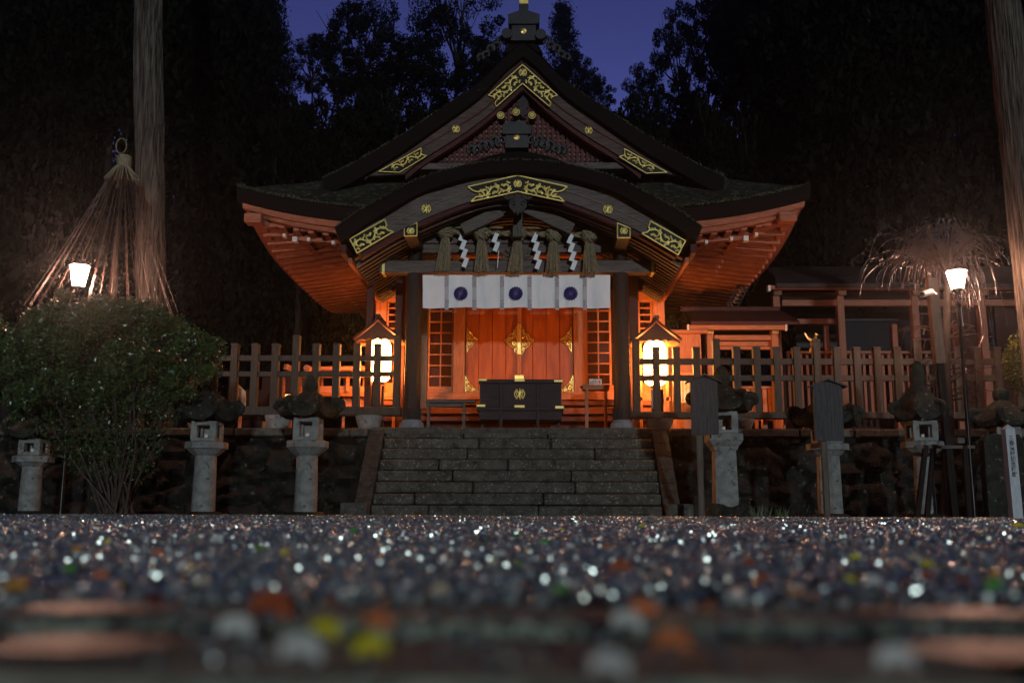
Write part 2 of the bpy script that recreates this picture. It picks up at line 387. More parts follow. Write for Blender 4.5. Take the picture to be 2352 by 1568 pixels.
# gravel: small wet stones, nobody could count them
def gravel(name, y0, y1, n, size, seed, mname='pebble', zr=(-.2,.75), wide=1.5, lab='wet grey gravel covering the forecourt'):
    rng = np.random.default_rng(seed)
    y = np.sqrt(rng.uniform(y0**2, y1**2, n)); hw = .64*y + wide
    x = rng.uniform(-1, 1, n)*hw + .25
    z = rng.uniform(zr[0], zr[1], n)*size*.5
    me = bpy.data.meshes.new(name); me.vertices.add(n); me.vertices.foreach_set('co', np.stack([x,y,z],1).ravel().astype(np.float32)); me.update()
    o = bpy.data.objects.new(name, me); COL.objects.link(o)
    ng = bpy.data.node_groups.new(name+"_nodes", 'GeometryNodeTree')
    ng.interface.new_socket('Geometry', in_out='INPUT', socket_type='NodeSocketGeometry'); ng.interface.new_socket('Geometry', in_out='OUTPUT', socket_type='NodeSocketGeometry')
    N = ng.nodes.new; L = ng.links.new
    gi = N('NodeGroupInput'); go = N('NodeGroupOutput')
    ico = N('GeometryNodeMeshIcoSphere'); ico.inputs['Radius'].default_value = size*.5; ico.inputs['Subdivisions'].default_value = 1
    sp = N('GeometryNodeSetPosition'); nz = N('ShaderNodeTexNoise'); nz.inputs['Scale'].default_value = .9/size
    vm = N('ShaderNodeVectorMath'); vm.operation = 'SUBTRACT'; vm.inputs[1].default_value = (.5,.5,.5)
    vs = N('ShaderNodeVectorMath'); vs.operation = 'SCALE'; vs.inputs['Scale'].default_value = size*.75
    L(nz.outputs['Color'], vm.inputs[0]); L(vm.outputs[0], vs.inputs[0]); L(ico.outputs[0], sp.inputs[0]); L(vs.outputs[0], sp.inputs['Offset'])
    sm = N('GeometryNodeSetMaterial'); sm.inputs['Material'].default_value = M[mname]
    ss = N('GeometryNodeSetShadeSmooth'); ss.inputs['Shade Smooth'].default_value = False; L(sp.outputs[0], ss.inputs[0])
    ip = N('GeometryNodeInstanceOnPoints'); L(gi.outputs[0], ip.inputs['Points']); L(ss.outputs[0], sm.inputs[0]); L(sm.outputs[0], ip.inputs['Instance'])
    rv = N('FunctionNodeRandomValue'); rv.data_type = 'FLOAT_VECTOR'; rv.inputs[0].default_value = (0,0,0); rv.inputs[1].default_value = (6.28,6.28,6.28)
    L(rv.outputs[0], ip.inputs['Rotation'])
    rs = N('FunctionNodeRandomValue'); rs.data_type = 'FLOAT_VECTOR'; rs.inputs[0].default_value = (.45,.45,.35); rs.inputs[1].default_value = (1.25,1.2,1.0)
    rs.inputs['Seed'].default_value = 5
    L(rs.outputs[0], ip.inputs['Scale']); L(ip.outputs[0], go.inputs[0])
    md = o.modifiers.new("stones", 'NODES'); md.node_group = ng
    me.materials.append(M[mname])
    tag(o, lab, 'gravel', kind='stuff')
    return o
pm = bpy.data.materials.new('wet_pebble'); pm.use_nodes = True; n_ = pm.node_tree; b_ = n_.nodes["Principled BSDF"]
oi = n_.nodes.new("ShaderNodeObjectInfo"); cr = n_.nodes.new("ShaderNodeValToRGB"); cr.color_ramp.interpolation = 'CONSTANT'
el = cr.color_ramp.elements; el[0].position = 0; el[0].color = (.080,.086,.082,1); el[1].position = .35; el[1].color = (.17,.18,.17,1)
for p_, c_ in ((.62,(.09,.094,.088)),(.80,(.29,.31,.29)),(.93,(.13,.115,.095)),(.965,(.16,.08,.05)),(.98,(.42,.40,.36))):
    e_ = el.new(p_); e_.color = (*c_, 1)
n_.links.new(oi.outputs['Random'], cr.inputs[0]); n_.links.new(cr.outputs[0], b_.inputs['Base Color'])
ml = n_.nodes.new("ShaderNodeMath"); ml.operation = 'MULTIPLY'; ml.inputs[1].default_value = 13.7
fr = n_.nodes.new("ShaderNodeMath"); fr.operation = 'FRACT'
mr = n_.nodes.new("ShaderNodeMapRange"); mr.inputs[1].default_value = 0; mr.inputs[2].default_value = 1; mr.inputs[3].default_value = .16; mr.inputs[4].default_value = .42
n_.links.new(oi.outputs['Random'], ml.inputs[0]); n_.links.new(ml.outputs[0], fr.inputs[0]); n_.links.new(fr.outputs[0], mr.inputs[0]); n_.links.new(mr.outputs[0], b_.inputs['Roughness'])
b_.inputs['Specular IOR Level'].default_value = .35
gt_ = n_.nodes.new("ShaderNodeMath"); gt_.operation = 'GREATER_THAN'; gt_.inputs[1].default_value = .55
m2_ = n_.nodes.new("ShaderNodeMath"); m2_.operation = 'MULTIPLY'; m2_.inputs[1].default_value = 7.3
f2_ = n_.nodes.new("ShaderNodeMath"); f2_.operation = 'FRACT'
n_.links.new(oi.outputs['Random'], m2_.inputs[0]); n_.links.new(m2_.outputs[0], f2_.inputs[0]); n_.links.new(f2_.outputs[0], gt_.inputs[0])
mm_ = n_.nodes.new("ShaderNodeMath"); mm_.operation = 'MULTIPLY'; mm_.inputs[1].default_value = .12; n_.links.new(gt_.outputs[0], mm_.inputs[0]); n_.links.new(mm_.outputs[0], b_.inputs['Metallic'])
mc_ = n_.nodes.new("ShaderNodeMixRGB"); mc_.inputs[2].default_value = (.50,.56,.60,1); n_.links.new(mm_.outputs[0], mc_.inputs[0])
n_.links.new(cr.outputs[0], mc_.inputs[1]); n_.links.new(mc_.outputs[0], b_.inputs['Base Color'])
M['pebble'] = pm
M['glint_stone'] = mat('mirror_pebble', (.80,.90,.80), (.44,.49,.44), .26, .92, nscale=9, bump=0, spec=.8)  # near-metallic stones, an extra layer added so the gravel sparkles
LQ = 'mirror-like pebbles added over the gravel to make its wet glints'
gravel('gravel', 1.2, 3.2, 20000, .016, 13, 'glint_stone', (.9,1.5), lab=LQ)
gravel('gravel', 3.2, 7.5, 44000, .021, 14, 'glint_stone', (1.1,1.9), lab=LQ)
gravel('gravel', 7.5, 16.9, 30000, .028, 15, 'glint_stone', (1.2,2.0), lab=LQ)
gravel('gravel', 1.175, 3.2, 21000, .024, 3)
gravel('gravel', .70, 1.16, 1300, .010, 23, zr=(.6,1.2), lab='loose wet pebbles scattered on the kerb stones')
gravel('gravel', 3.2, 7.5, 42000, .034, 4)
gravel('gravel', 7.5, 16.9, 42000, .050, 5)

M['cheek'] = mat('cheek_stone', (.055,.055,.048), (.018,.018,.016), .7, nscale=9, bump=1.0, bscale=35)
# ================= stone stairs =================
st = thing('stone_stairs', 'broad flight of lichened grey stone steps rising to the shrine porch', 'stairs', (0,SY0,0))
random.seed(3)
for k in range(8):
    z0 = k*RISE; y0 = SY0 + k*TR; mb = MB()
    cuts = [-SX]; x = -SX + random.uniform(.7,1.9)
    while x < SX-.6: cuts.append(x); x += random.uniform(1.2,2.4)
    cuts.append(SX)
    for a, b in zip(cuts, cuts[1:]):
        j = random.uniform(-.006,.006)
        mb.bx(a+.009, b-.009, y0+j*1.5, 18.76 if k==7 else y0+TR+.12, z0+.010 if k else -.05, z0+RISE-.006+j*.8, .02)
    mb.build('step', M['step'], st)
for s in (-1, 1):
    mb = MB(); n = 6
    for k in range(n):        # sloping cheek stones, split in blocks
        a = k/n; b = (k+1)/n - .01
        za, zb = a*(TZ-.13)+.10, b*(TZ-.13)+.10; ya, yb = SY0-.02+a*1.5, SY0-.02+b*1.5
        x0, x1 = sorted((s*(SX+.012), s*(SX+.29)))
        mb.add([(x0,ya,0),(x1,ya,0),(x1,yb,0),(x0,yb,0),(x0,ya,za),(x1,ya,za),(x1,yb,zb),(x0,yb,zb)],
               [(0,3,2,1),(4,5,6,7),(0,1,5,4),(1,2,6,5),(2,3,7,6),(3,0,4,7)])
    mb.build('cheek_stone', M['cheek'], st)
    MB().bx(s*(SX+.02), s*(SX+.46), SY0-.30, SY0-.04, -.05, .235, .025).build('foot_stone', M['kerbstone'], st)
mb = MB(); x = -SX-.28
while x < SX+.2:
    w = min(random.uniform(1.1,2.1), SX+.28-x); mb.bx(x+.005, x+w-.005, 18.50, 19.3, TZ-RISE*.55, TZ+.012, .02); x += w
mb.build('landing_stone', M['kerbstone'], st)

# ================= retaining walls =================
def rockwall(name, x0, x1, y, h, seed, label):
    th = thing(name, label, 'wall', ((x0+x1)/2, y, 0)); nx = int((x1-x0)/.055); nz = 26; rows = []
    for j in range(nz+1):
        r = []; z = -.1 + (h+.1)*j/nz
        for i in range(nx+1):
            x = x0 + (x1-x0)*i/nx
            q = Vector((x*1.5+seed, z*2.2, seed))
            d, pts = noise.voronoi(q)
            e = min(1.0, (d[1]-d[0])*3.2)
            r.append((x, y + .13 - .16*e - .05*noise.noise(q*3.0) - .02*noise.noise(q*9) + (h-z)*-.07, z))
        rows.append(r)
    MB().sheet(rows).build('stonework', M['rock'], th, smooth=True)
    mb = MB(); x = x0; random.seed(seed)
    while x < x1-.05:
        w = min(random.uniform(.9,1.6), x1-x); mb.bx(x+.006, x+w-.006, y-.06, y+.45, h-.02, h+.135, .025); x += w
    mb.build('coping', M['kerbstone'], th)
rockwall('retaining_wall', -14, -SX-.31, 18.45, TZ-.145, 5, 'dark mossy rock retaining wall left of the stone steps')
rockwall('retaining_wall', SX+.31, 14.5, 18.45, TZ-.145, 9, 'dark mossy rock retaining wall right of the stone steps')

# ================= shrine hall =================
YK, YC, YW, YG, YE = 17.8, 19.0, 21.5, 19.9, 19.0
sh = thing('shrine_hall', 'large wooden shrine hall with bark thatched gables and a curved porch roof with gilt plates', 'shrine', (0, YC, TZ))
def side(tab, Y, cx=1189, n=28, off=0.0):
    """half table of (dx,y) pixels -> symmetric world curve, left to right"""
    sc = smooth_curve(tab, n); out = []
    for dx, y in sc:
        z = PZ(y, Y, cx); x = (P(cx+dx, y, Y) - P(cx, y, Y)).x
        out.append((x, z+off))
    return [(-x, z) for x, z in reversed(out)][:-1] + out
def lower(c, d, inset=0):
    return [(x - (inset if x > 0 else -inset)*min(1, abs(x)), z-d) for x, z in c]
# --- curved porch roof ---
kO = side([(0,367),(65,370),(123,380),(185,396),(240,415),(315,455),(375,488),(424,523)], YK-.25)
kW = side([(0,393),(60,397),(116,407),(204,438),(303,488),(388,547)], YK)
kB = side([(0,441),(60,450),(108,462),(200,496),(286,536),(369,584)], YK)
# thatch body; bottom follows the board, set back
kOb = [(x*.985, z-.26 - .02*abs(x)) for x, z in kO]
pr = MB().strip(kO, [(x*.965, z-.235-.012*abs(x)) for x, z in kO], YK-.25, 21.7).build('porch_roof', M['thatch'], sh, smooth=True)
sk = [(x, z+.012) for x, z in kO]
mb = MB(); rows = []
for j in range(30):
    y = YK-.22 + (21.7-YK+.22)*j/29
    rows.append([(x, y, z + .03 + .035*noise.noise(Vector((x*3, y*3, 1)))) for x, z in kO])
mb.sheet(rows).build('roof_covering', M['mossroof'], pr, smooth=True)
# ridge hump of the porch roof
hump = [(x, z) for x, z in kO if abs(x) < 1.15]
mb = MB().strip([(x, z+.20*max(0, 1-(abs(x)/1.15)**1.6)+.01) for x, z in hump], [(x, z-.02) for x, z in hump], YK-.12, 20.2)
mb.build('ridge_cover', M['thatch'], pr, smooth=True)
# boards
bb = MB().strip(kW, kB, YK-.02, YK+.09).build('barge_board', M['wood_x'], sh)
MB().strip([(a[0]*.5+b[0]*.5, a[1]*.42+b[1]*.58) for a, b in zip(kW, kB)], [(a[0]*.5+b[0]*.5, a[1]*.37+b[1]*.63) for a, b in zip(kW, kB)], YK-.04, YK-.02).build('moulding', M['wood_y'], bb)
MB().strip([(x, z-.035) for x, z in kW], [(x, z-.075) for x, z in kW], YK-.05, YK-.02).build('moulding', M['wood_y'], bb)
MB().strip([(x*.99, z+.02) for x, z in kB], [(x*.985, z-.075) for x, z in kB], YK+.04, YK+.16).build('inner_board', M['redwood'], bb)
# side fascia of the porch roof (runs to the hall)
for s in (-1, 1):
    e = kO[-1]; x = s*e[0]; z = e[1]
    MB().beam((x*.955, YK-.12, z-.36), (x*.955, 21.6, z-.36), .10, .17).build('side_fascia', M['redwood'], sh)
    MB().beam((x*.93, YK+.1, z-.52), (x*.93, 21.6, z-.52), .07, .10).build('side_fascia', M['soffit'], sh)
# ceiling ribs of the porch following the arch
rib = side([(0,450),(60,456),(108,468),(200,502),(286,542),(380,598)], YK)
k = 0; y = YK + .32
while y < 21.4:
    cut = [(x, z) for x, z in rib]
    MB().strip([(x, z+.03) for x, z in cut], [(x, z-.055) for x, z in cut], y, y+.085).build('ceiling_rib', M['wood_x'], sh)
    y += .21; k += 1
MB().strip([(x, z+.075) for x, z in rib], [(x, z+.045) for x, z in rib], YK+.1, 21.5).build('ceiling_board', M['redwood'], sh)
# long purlins carrying the ribs
for s in (-1, 1):
    for fx, dz in ((1.35, .08),):
        zz = interp([(x, z) for x, z in rib], s*fx) - .055 - dz
        MB().bx(s*fx-.07, s*fx+.07, YC-.3, 21.4, zz-.08, zz+.10).build('purlin', M['wood_y'], sh)

# --- gilt plates ---
def V2(p, Y): q = P(p[0], p[1], Y); return Vector((q.x, q.z))
def emblem(mb, c, y, r, t=.009):
    """ring crossed by blades"""
    pts = lambda a0, a1, rr, n=14: [(c[0]+rr*math.cos(a0+(a1-a0)*i/n), y, c[1]+rr*math.sin(a0+(a1-a0)*i/n)) for i in range(n+1)]
    for a in (0, 1):
        mb.tube(pts(R(115 if not a else -65), R(245 if not a else 65), r), t, 5)
        mb.tube(pts(R(125 if not a else -55), R(235 if not a else 55), r*.62), t*.8, 5)
    for sx in (-1, 1):
        q = [(c[0]+sx*r*(.75-1.5*i/8), y-.003, c[1]+r*(.95-1.95*i/8)+sx*0) for i in range(9)]
        mb.tube(q, [t*(.6+1.1*math.sin(math.pi*i/8)) for i in range(9)], 5)
        for f in (.45, -.5):
            mb.tube([(c[0]+sx*r*f, y, c[1]+r*.3), (c[0]+sx*r*(f+.28), y, c[1]+r*.5)], t*.8, 4)
    q = [(c[0]+r*.10*math.sin(i*.8), y-.006, c[1]+r*(1.12-2.24*i/10)) for i in range(11)]
    mb.tube(q, [t*(.6+1.3*math.sin(math.pi*i/10)) for i in range(11)], 5)
def leafblob(mb, c, y, ang, L, w):
    n = 7; vs = [(c.x, y-.004, c.y)]
    for i in range(n+1):
        a = ang - 1.15 + 2.3*i/n; rr = L*(.62+.38*math.cos((i-n/2)*2.4)**2)
        vs.append((c.x+math.cos(a)*rr, y, c.y+math.sin(a)*rr))
    m0 = Vector((c.x+math.cos(ang)*L*.4, c.y+math.sin(ang)*L*.4)); vs.append((m0.x, y-.014, m0.y)); k = len(vs)-1
    fs = [(k, i, i+1) for i in range(0, k-1)] + [(k, k-1, 0)]
    mb.add(vs, fs)
def vine(mb, a, b, y, w, n=4, t=.008, flip=1):
    """running scroll from a to b inside a band of half width w"""
    d = b - a; L = d.length; d.normalize(); nv = Vector((-d.y, d.x))
    pts = []
    for i in range(n*10+1):
        u = i/(n*10); q = a + d*(L*u) + nv*(flip*w*.55*math.sin(u*n*math.pi)); pts.append((q.x, y, q.y))
    mb.tube(pts, t, 5)
    for k in range(n):
        u = (k+.5)/n; sgn = flip*(1 if k % 2 == 0 else -1)
        c = a + d*(L*u) - nv*(sgn*w*.12); r = min(w*.68, L/n*.45)
        sp = []
        base = math.atan2(nv.y*sgn, nv.x*sgn)
        for i in range(17):
            f = i/16; an = base + sgn*(f*4.6); rr = r*(1-f*.72)
            sp.append((c.x+math.cos(an)*rr, y-.003, c.y+math.sin(an)*rr))
        mb.tube(sp, [t*1.25*(1-.4*i/16) for i in range(17)], 5)
        leafblob(mb, Vector((sp[-1][0], sp[-1][2])), y-.006, base+sgn*3.0, r*.95, 1)
        for da, ll in ((-.9,.75),(.5,.9),(2.2,.65)):
            an = base + sgn*da; q = c + Vector((math.cos(an), math.sin(an)))*r*.95
            leafblob(mb, q, y-.002, an+.3*sgn, r*ll*1.05, 1)
def plate(poly, Y, vines, thick=.02, border=.012, parent=None, notch=None, name='gilt_plate', w=None, emb=None, gold='goldflat', border_closed=True):
    """poly: pixel corners; vines: list of (p0,p1,halfwidth px,n,flip)"""
    q = [V2(p, Y) for p in poly]
    area = sum(q[i].x*q[(i+1) % len(q)].y - q[(i+1) % len(q)].x*q[i].y for i in range(len(q)))
    if area > 0: q = q[::-1]
    pl = MB().prism([(v.x, v.y) for v in q], Y-thick, Y).build(name, M['plate'], parent)
    mb = MB(); yy = Y-thick-.006
    loop = [(v.x, yy, v.y) for v in q]
    for i in range(len(loop)): mb.tube([loop[i], loop[(i+1) % len(loop)]], border, 6)
    for p0, p1, hw, n, fl in vines:
        vine(mb, V2(p0, Y), V2(p1, Y), yy, hw/FPX*Y, n, border*1.0, fl)
    if emb: c = V2(emb[:2], Y); emblem(mb, c, yy-.004, emb[2]/FPX*Y, border*.8)
    mb.build('gilt_scrollwork', M[gold], pl)
    return pl
YP = YK-.055
def mir(pts, cx=1189): return [(2*cx-x, y) for x, y in pts]
# centre plate with swallow-tail ends
L_ = [(1189,405),(1077,432),(1095,440),(1104,447),(1100,458),(1090,463),(1085,475)]
cp = [(1189,405),(1075,430),(1090,437),(1101,447),(1113,445),(1109,454),(1094,459),(1084,464),(1189,441)]
cp = [(1189,404),(1075,430),(1087,439),(1098,442),(1104,440),(1113,446),(1108,453),(1094,453),(1082,464),(1189,441)]
full = cp + [(2*1189-x, y) for x, y in reversed(cp[1:-1])]
plate(full, YP, [((1173,428),(1100,446),15,3,1), ((1205,428),(1278,446),15,3,-1)], parent=bb, emb=(1189,423,8.5), border=.014)
# end plates
for sgn in (0, 1):
    e = [(804,550),(884,505),(889,519),(884,523),(892,530),(904,533),(821,582)]
    v = [((815,566),(884,526),15,3,1)]
    if sgn: e = [(2*1189-x, y+4) for x, y in e]; v = [((2378-815,570),(2378-884,530),15,3,-1)]
    plate(e, YP, v, parent=bb, border=.014)
for cx, cy in ((979,480),(1396,481)):
    c = V2((cx, cy), YP); mb = MB(); emblem(mb, c, YP-.01, 10/FPX*YP, .011)
    mb.build('gilt_crest', M['goldflat'], bb)
# hanging pendant under the centre plate
zc = PZ(445, YK); sc = YK/FPX
pn = [(0,0),(38,2),(33,12),(24,16),(15,14),(22,22),(20,34),(12,44),(8,50),(4,46),(0,55)]
pl_ = [(x*sc, zc - y*sc) for x, y in pn]; pl_ = pl_ + [(-x, z) for x, z in reversed(pl_[1:-1])]
pg = MB().prism(pl_, YK-.03, YK+.05).build('pendant', M['dark'], bb)
for s in (-1, 1):
    mb = MB()
    for r_, cx, cz in ((9,14,9),(7,12,26)):
        mb.tube([(s*(cx+r_*math.cos(a)*(1-a/9))*sc, YK-.045, zc-(cz-r_*math.sin(a)*(1-a/9))*sc) for a in np.linspace(0,5,14)], .008, 5)
    mb.build('carved_scroll', M['column'], pg)

# --- inverted V strut and frame behind the rope ---
YV = YK+.62
mb = MB(); a = P(1189,472,YV); 
for s in (-1, 1):
    e = Vector((a.x + s*1.05, YV, PZ(528, YV)))
    mb.beam((a.x+s*.05, YV, a.z), e, .14, .22)
mb.build('gable_strut', M['wood_x'], sh)
MB().bx(a.x-.09, a.x+.09, YV-.06, YV+.06, PZ(545,YV), PZ(485,YV)).build('king_post', M['wood_z'], sh)
# beams between the columns (z from pixel rows on the column plane)
def beam_px(x0, x1, y0, y1, Y, d, m='wood_x', name='beam', b=.012):
    return MB().bx(PX(x0,Y,y0), PX(x1,Y,y0), Y-d/2, Y+d/2, PZ(y1,Y), PZ(y0,Y), b).build(name, M[m], sh)
beam_px(908,1470,537,562,YC,.26); beam_px(916,1462,563,583,YC+.02,.2)
nb = beam_px(874,1504,602,630,YC,.30)
for x in (876,1503):
    MB().bx(PX(x,YC)-.025, PX(x,YC)+.025, YC-.165, YC+.165, PZ(631,YC)-.005, PZ(601,YC)+.005).build('gilt_end_cap', M['goldflat'], nb)
# second line of beams further in
for (x0,x1,y0,y1,Y,d,m) in ((930,1450,566,579,19.75,.2,'redwood'),(930,1450,586,592,20.3,.16,'warm_x'),(900,1475,640,668,20.6,.2,'redwood')):
    beam_px(x0,x1,y0,y1,Y,d,m)
# kaerumata (frog-leg strut) fans between the beams
fan = MB()
for s in (-1, 1):
    for k in range(5):
        a0 = R(14+33*k if s > 0 else 14+33*k)
    pass
c = P(1189, 602, YC-.02)
for k in range(9):
    an = R(10 + 20*k); L = .34
    tip = (c.x+math.cos(an)*L*1.0, YC-.10, c.z+math.sin(an)*L*.92)
    fan.tube([(c.x+math.cos(an)*.03, YC-.08, c.z+.01), ((c.x+tip[0])/2, YC-.12, (c.z+tip[2])/2), tip], [.02,.035,.042], 6)
fan.build('carved_fan', M['wood_x'], sh)
# columns: porch pillars
def column(x, Y, r, z0, z1, m='column', n=28):
    c = MB().lathe([(r*1.03, z0), (r*1.03, z0+.5), (r, z0+1.2), (r*.94, z1-.25), (r*.86, z1)], (x, Y, 0), n).build('column', M[m], sh, smooth=True)
    return c
for cx, ctop in ((947, 943), (1429, 1430)):
    x = PX(cx, YC, 900); r = .155
    c = column(x, YC, r, TZ+.18, PZ(575,YC))
    mb = MB()
    for k in range(22):
        an = 2*math.pi*k/22; mb.tube([(x+math.cos(an)*r*1.08, YC+math.sin(an)*r*1.08, TZ+.19), (x+math.cos(an)*r*1.08, YC+math.sin(an)*r*1.08, TZ+.40)], .013, 5)
    mb.lathe([(r*1.12,.395),(r*1.12,.42)], (x,YC,TZ), 28)
    mb.build('fluted_sleeve', M['column'], c)
    MB().lathe([(.235,-.02),(.245,.06),(.225,.14),(.19,.155),(.185,.19)], (x,YC,TZ), 30).build('column_base', M['plinth'], sh, smooth=True)
    # capital, bearing block and gilt cap
    xt = P(ctop, 560, YC).x; z = PZ(577, YC)
    k = MB(); k.add([(xt+a*.085*(1 if h==0 else 1.5), YC-.2+b, z+h*.27) for h in (0,1) for a, b in ((-1,0),(1,0),(1,.4),(-1,.4))], [(0,3,2,1),(4,5,6,7),(0,1,5,4),(1,2,6,5),(2,3,7,6),(3,0,4,7)])
    k.bx(xt-.17, xt+.17, YC-.30, YC+.3, z+.27, z+.56, .01); k.build('capital', M['column'], c)
    if cx < 1189: pl4 = [(929,523),(958,512.5),(958,542.5),(929,543)]
    else: pl4 = [(1418,513),(1447,525),(1447,547),(1418,547)]
    yb_ = YK+.03; q4 = [V2(p_, yb_) for p_ in pl4]
    bm = MB().bx(min(v.x for v in q4), max(v.x for v in q4), yb_+.002, YC-.1, min(v.y for v in q4), min(v.y for v in q4)+.20, .006).build('bracket_beam', M['column'], sh)
    plate(pl4, yb_, [], parent=bm, emb=((pl4[0][0]+pl4[1][0])/2, 531, 8), border=.012)
# slim posts behind the columns and beside the porch
for x0, x1, y0, Y, m in ((966,981,700,20.9,'wood_z'),(838,853,640,19.9,'redwood'),(905,928,635,20.4,'redwood'),(1447,1468,635,20.4,'redwood')):
    MB().bx(PX(x0,Y), PX(x1,Y), Y-.1, Y+.1, TZ, PZ(y0,Y)+.05, .008).build('post', M[m], sh)

# --- hall wall, doors, lattice ---
XW = 3.0; ZB = PZ(905, YW); ZT = PZ(640, YW)
wl = MB()
for s in (-1, 1):
    wl.bx(s*1.62, s*XW, YW+.06, YW+.14, TZ+.2, TZ+.62)
wl.bx(-XW, XW, YW+.05, YW+.15, PZ(655,YW), PZ(560,YW)+.4)
for s in (-1, 1): wl.bx(s*(XW-.05), s*(XW+.05), YW+.1, 27.5, TZ+.2, TZ+4.6)
wl.build('wall', M['warm_x'], sh)
MB().bx(-XW, XW, YW+2.2, YW+2.3, TZ, TZ+4.5).build('inner_wall', M['redwood'], sh)
# sill and veranda floor boards
for (y0, y1, Y, d, m) in ((903,919,YW-.05,.25,'warm_x'),(922,932,YW-.35,.3,'veranda'),(938,952,YW-.6,.3,'veranda'),(958,968,YW-.85,.2,'redwood')):
    MB().bx(-XW, XW, Y-d/2, Y+d/2, PZ(y1,Y), PZ(y0,Y), .01).build('veranda_board', M[m], sh)
MB().bx(-XW, XW, YW-.5, YW-.1, TZ, PZ(960,YW)).build('veranda_base', M['redwood'], sh)
dz0, dz1 = PZ(902,YW), PZ(655,YW)
xl, xm, xr = PX(1068,YW), PX(1192.5,YW), PX(1317,YW)
for s, (a, b) in ((-1,(xl,xm)),(1,(xm,xr))):
    d = MB(); n = 4; w = (b-a)/n
    for k in range(n): d.bx(a+k*w+.004, a+(k+1)*w-.004, YW-.02+.006*(k%2), YW+.06, dz0, dz1, .006)
    dd = d.build('door', M['door'], sh)
    # gilt fittings
    yy = YW-.04
    def fit(poly, cs, dd=dd):
        gm = MB(); g0 = MB()
        q = [V2(p, YW) for p in poly]
        ar = sum(q[i].x*q[(i+1) % len(q)].y - q[(i+1) % len(q)].x*q[i].y for i in range(len(q)))
        if ar > 0: q = q[::-1]
        fo = g0.prism([(v.x, v.y) for v in q], yy, yy+.018).build('gilt_door_fitting', M['gilt_shade'], sh)
        for i in range(len(q)): j = (i+1) % len(q); gm.tube([(q[i].x,yy-.004,q[i].y),(q[j].x,yy-.004,q[j].y)], .010, 5)
        for (x, y, r_) in cs:
            c = V2((x,y), YW); rr = r_/FPX*YW
            gm.tube([(c.x+math.cos(a)*rr*(1-a/9), yy-.006, c.y+math.sin(a)*rr*(1-a/9)) for a in np.linspace(0,6.5,14)], .012, 5)
            for q_ in range(3): leafblob(gm, Vector((c.x,c.y))+Vector((math.cos(2.1*q_+x), math.sin(2.1*q_+x)))*rr*.9, yy-.004, 2.1*q_+x, rr*.9, 1)
        gm.build('gilt_relief', M['gold'], fo)
    sgn = s; cx = 1192.5
    mxf = (lambda x: x) if s < 0 else (lambda x: 2*cx-x)
    fit([(mxf(x), y) for x, y in [(1188,750),(1183,757),(1181,765),(1172,769),(1168,777),(1158,782),(1168,790),(1173,797),(1180,801),(1183,809),(1188,815)]],
        [(mxf(x), y, r_) for x, y, r_ in [(1181,772,5),(1181,791,5),(1170,782,4.5),(1184,762,3.4),(1184,803,3.4)]])
    fit([(mxf(x), y) for x, y in [(1073,752),(1077,762),(1084,767),(1087,774),(1098,781),(1088,788),(1084,795),(1077,800),(1073,809)]],
        [(mxf(x), y, r_) for x, y, r_ in [(1079,772,5),(1079,790,5),(1088,781,4)]])
    fit([(mxf(x), y) for x, y in [(1069,863),(1074,874),(1080,882),(1088,890),(1099,899),(1099,901),(1069,901)]],
        [(mxf(x), y, r_) for x, y, r_ in [(1076,892,5.5),(1087,896,4),(1073,879,3.5)]])
mb = MB().bx(xm-.045, xm+.045, YW-.07, YW-.022, dz0, dz1, .01); cs_ = mb.build('door_batten', M['warm_z'], sh)
mb = MB().bx(xm-.04, xm+.04, YW-.085, YW-.07, PZ(815,YW), PZ(745,YW), .01)
mb.build('gilt_strip', M['gold'], cs_); MB().bx(xm-.10, xm+.10, YW-.085, YW-.07, PZ(872,YW), PZ(862,YW), .01).build('gilt_foot', M['gold'], cs_)
# door frame posts, lattice windows
for x0, x1 in ((1040,1067),(1318,1347)):
    MB().bx(PX(x0,YW), PX(x1,YW), YW-.10, YW+.12, TZ+.3, ZT+.3, .012).build('door_post', M['warm_z'], sh)
def lattice(x0, x1, y0, y1, nx, ny, Y=YW, frame=.045, bar=.028):
    a, b, z0, z1 = PX(x0,Y), PX(x1,Y), PZ(y1,Y), PZ(y0,Y)
    mb = MB()
    for i in range(nx+1):
        x = a+(b-a)*i/nx; w = frame if i in (0,nx) else bar; mb.bx(x-w/2, x+w/2, Y-.03, Y+.03, z0, z1)
    for j in range(ny+1):
        z = z0+(z1-z0)*j/ny; w = frame if j in (0,ny) else bar; mb.bx(a, b, Y-.028, Y+.028, z-w/2, z+w/2)
    return mb.build('lattice_window', M['warm_z'], sh)
lattice(983,1039,690,890,2,8); lattice(1348,1403,690,884,2,8)
lattice(887,928,692,770,2,5); lattice(1470,1499,692,770,1,5)
for x0,x1 in ((976,1039),(1348,1410)):
    MB().bx(PX(x0,YW), PX(x1,YW), YW-.06, YW+.1, TZ+.25, PZ(891 if x0<1100 else 885,YW), .01).build('sill_panel', M['warm_x'], sh)
for x0,x1 in ((860,886),(1501,1529)):
    MB().bx(PX(x0,YW), PX(x1,YW), YW-.14, YW+.14, TZ, ZT+.35, .015).build('corner_post', M['warm_z'], sh)
for x0,x1,y0,y1 in ((858,928,662,690),(1470,1530,664,692),(886,930,770,786),(1470,1500,770,786),(886,930,880,960),(1470,1500,880,960)):
    MB().bx(PX(x0,YW), PX(x1,YW), YW-.10, YW+.10, PZ(y1,YW), PZ(y0,YW), .01).build('wall_rail', M['warm_x'], sh)
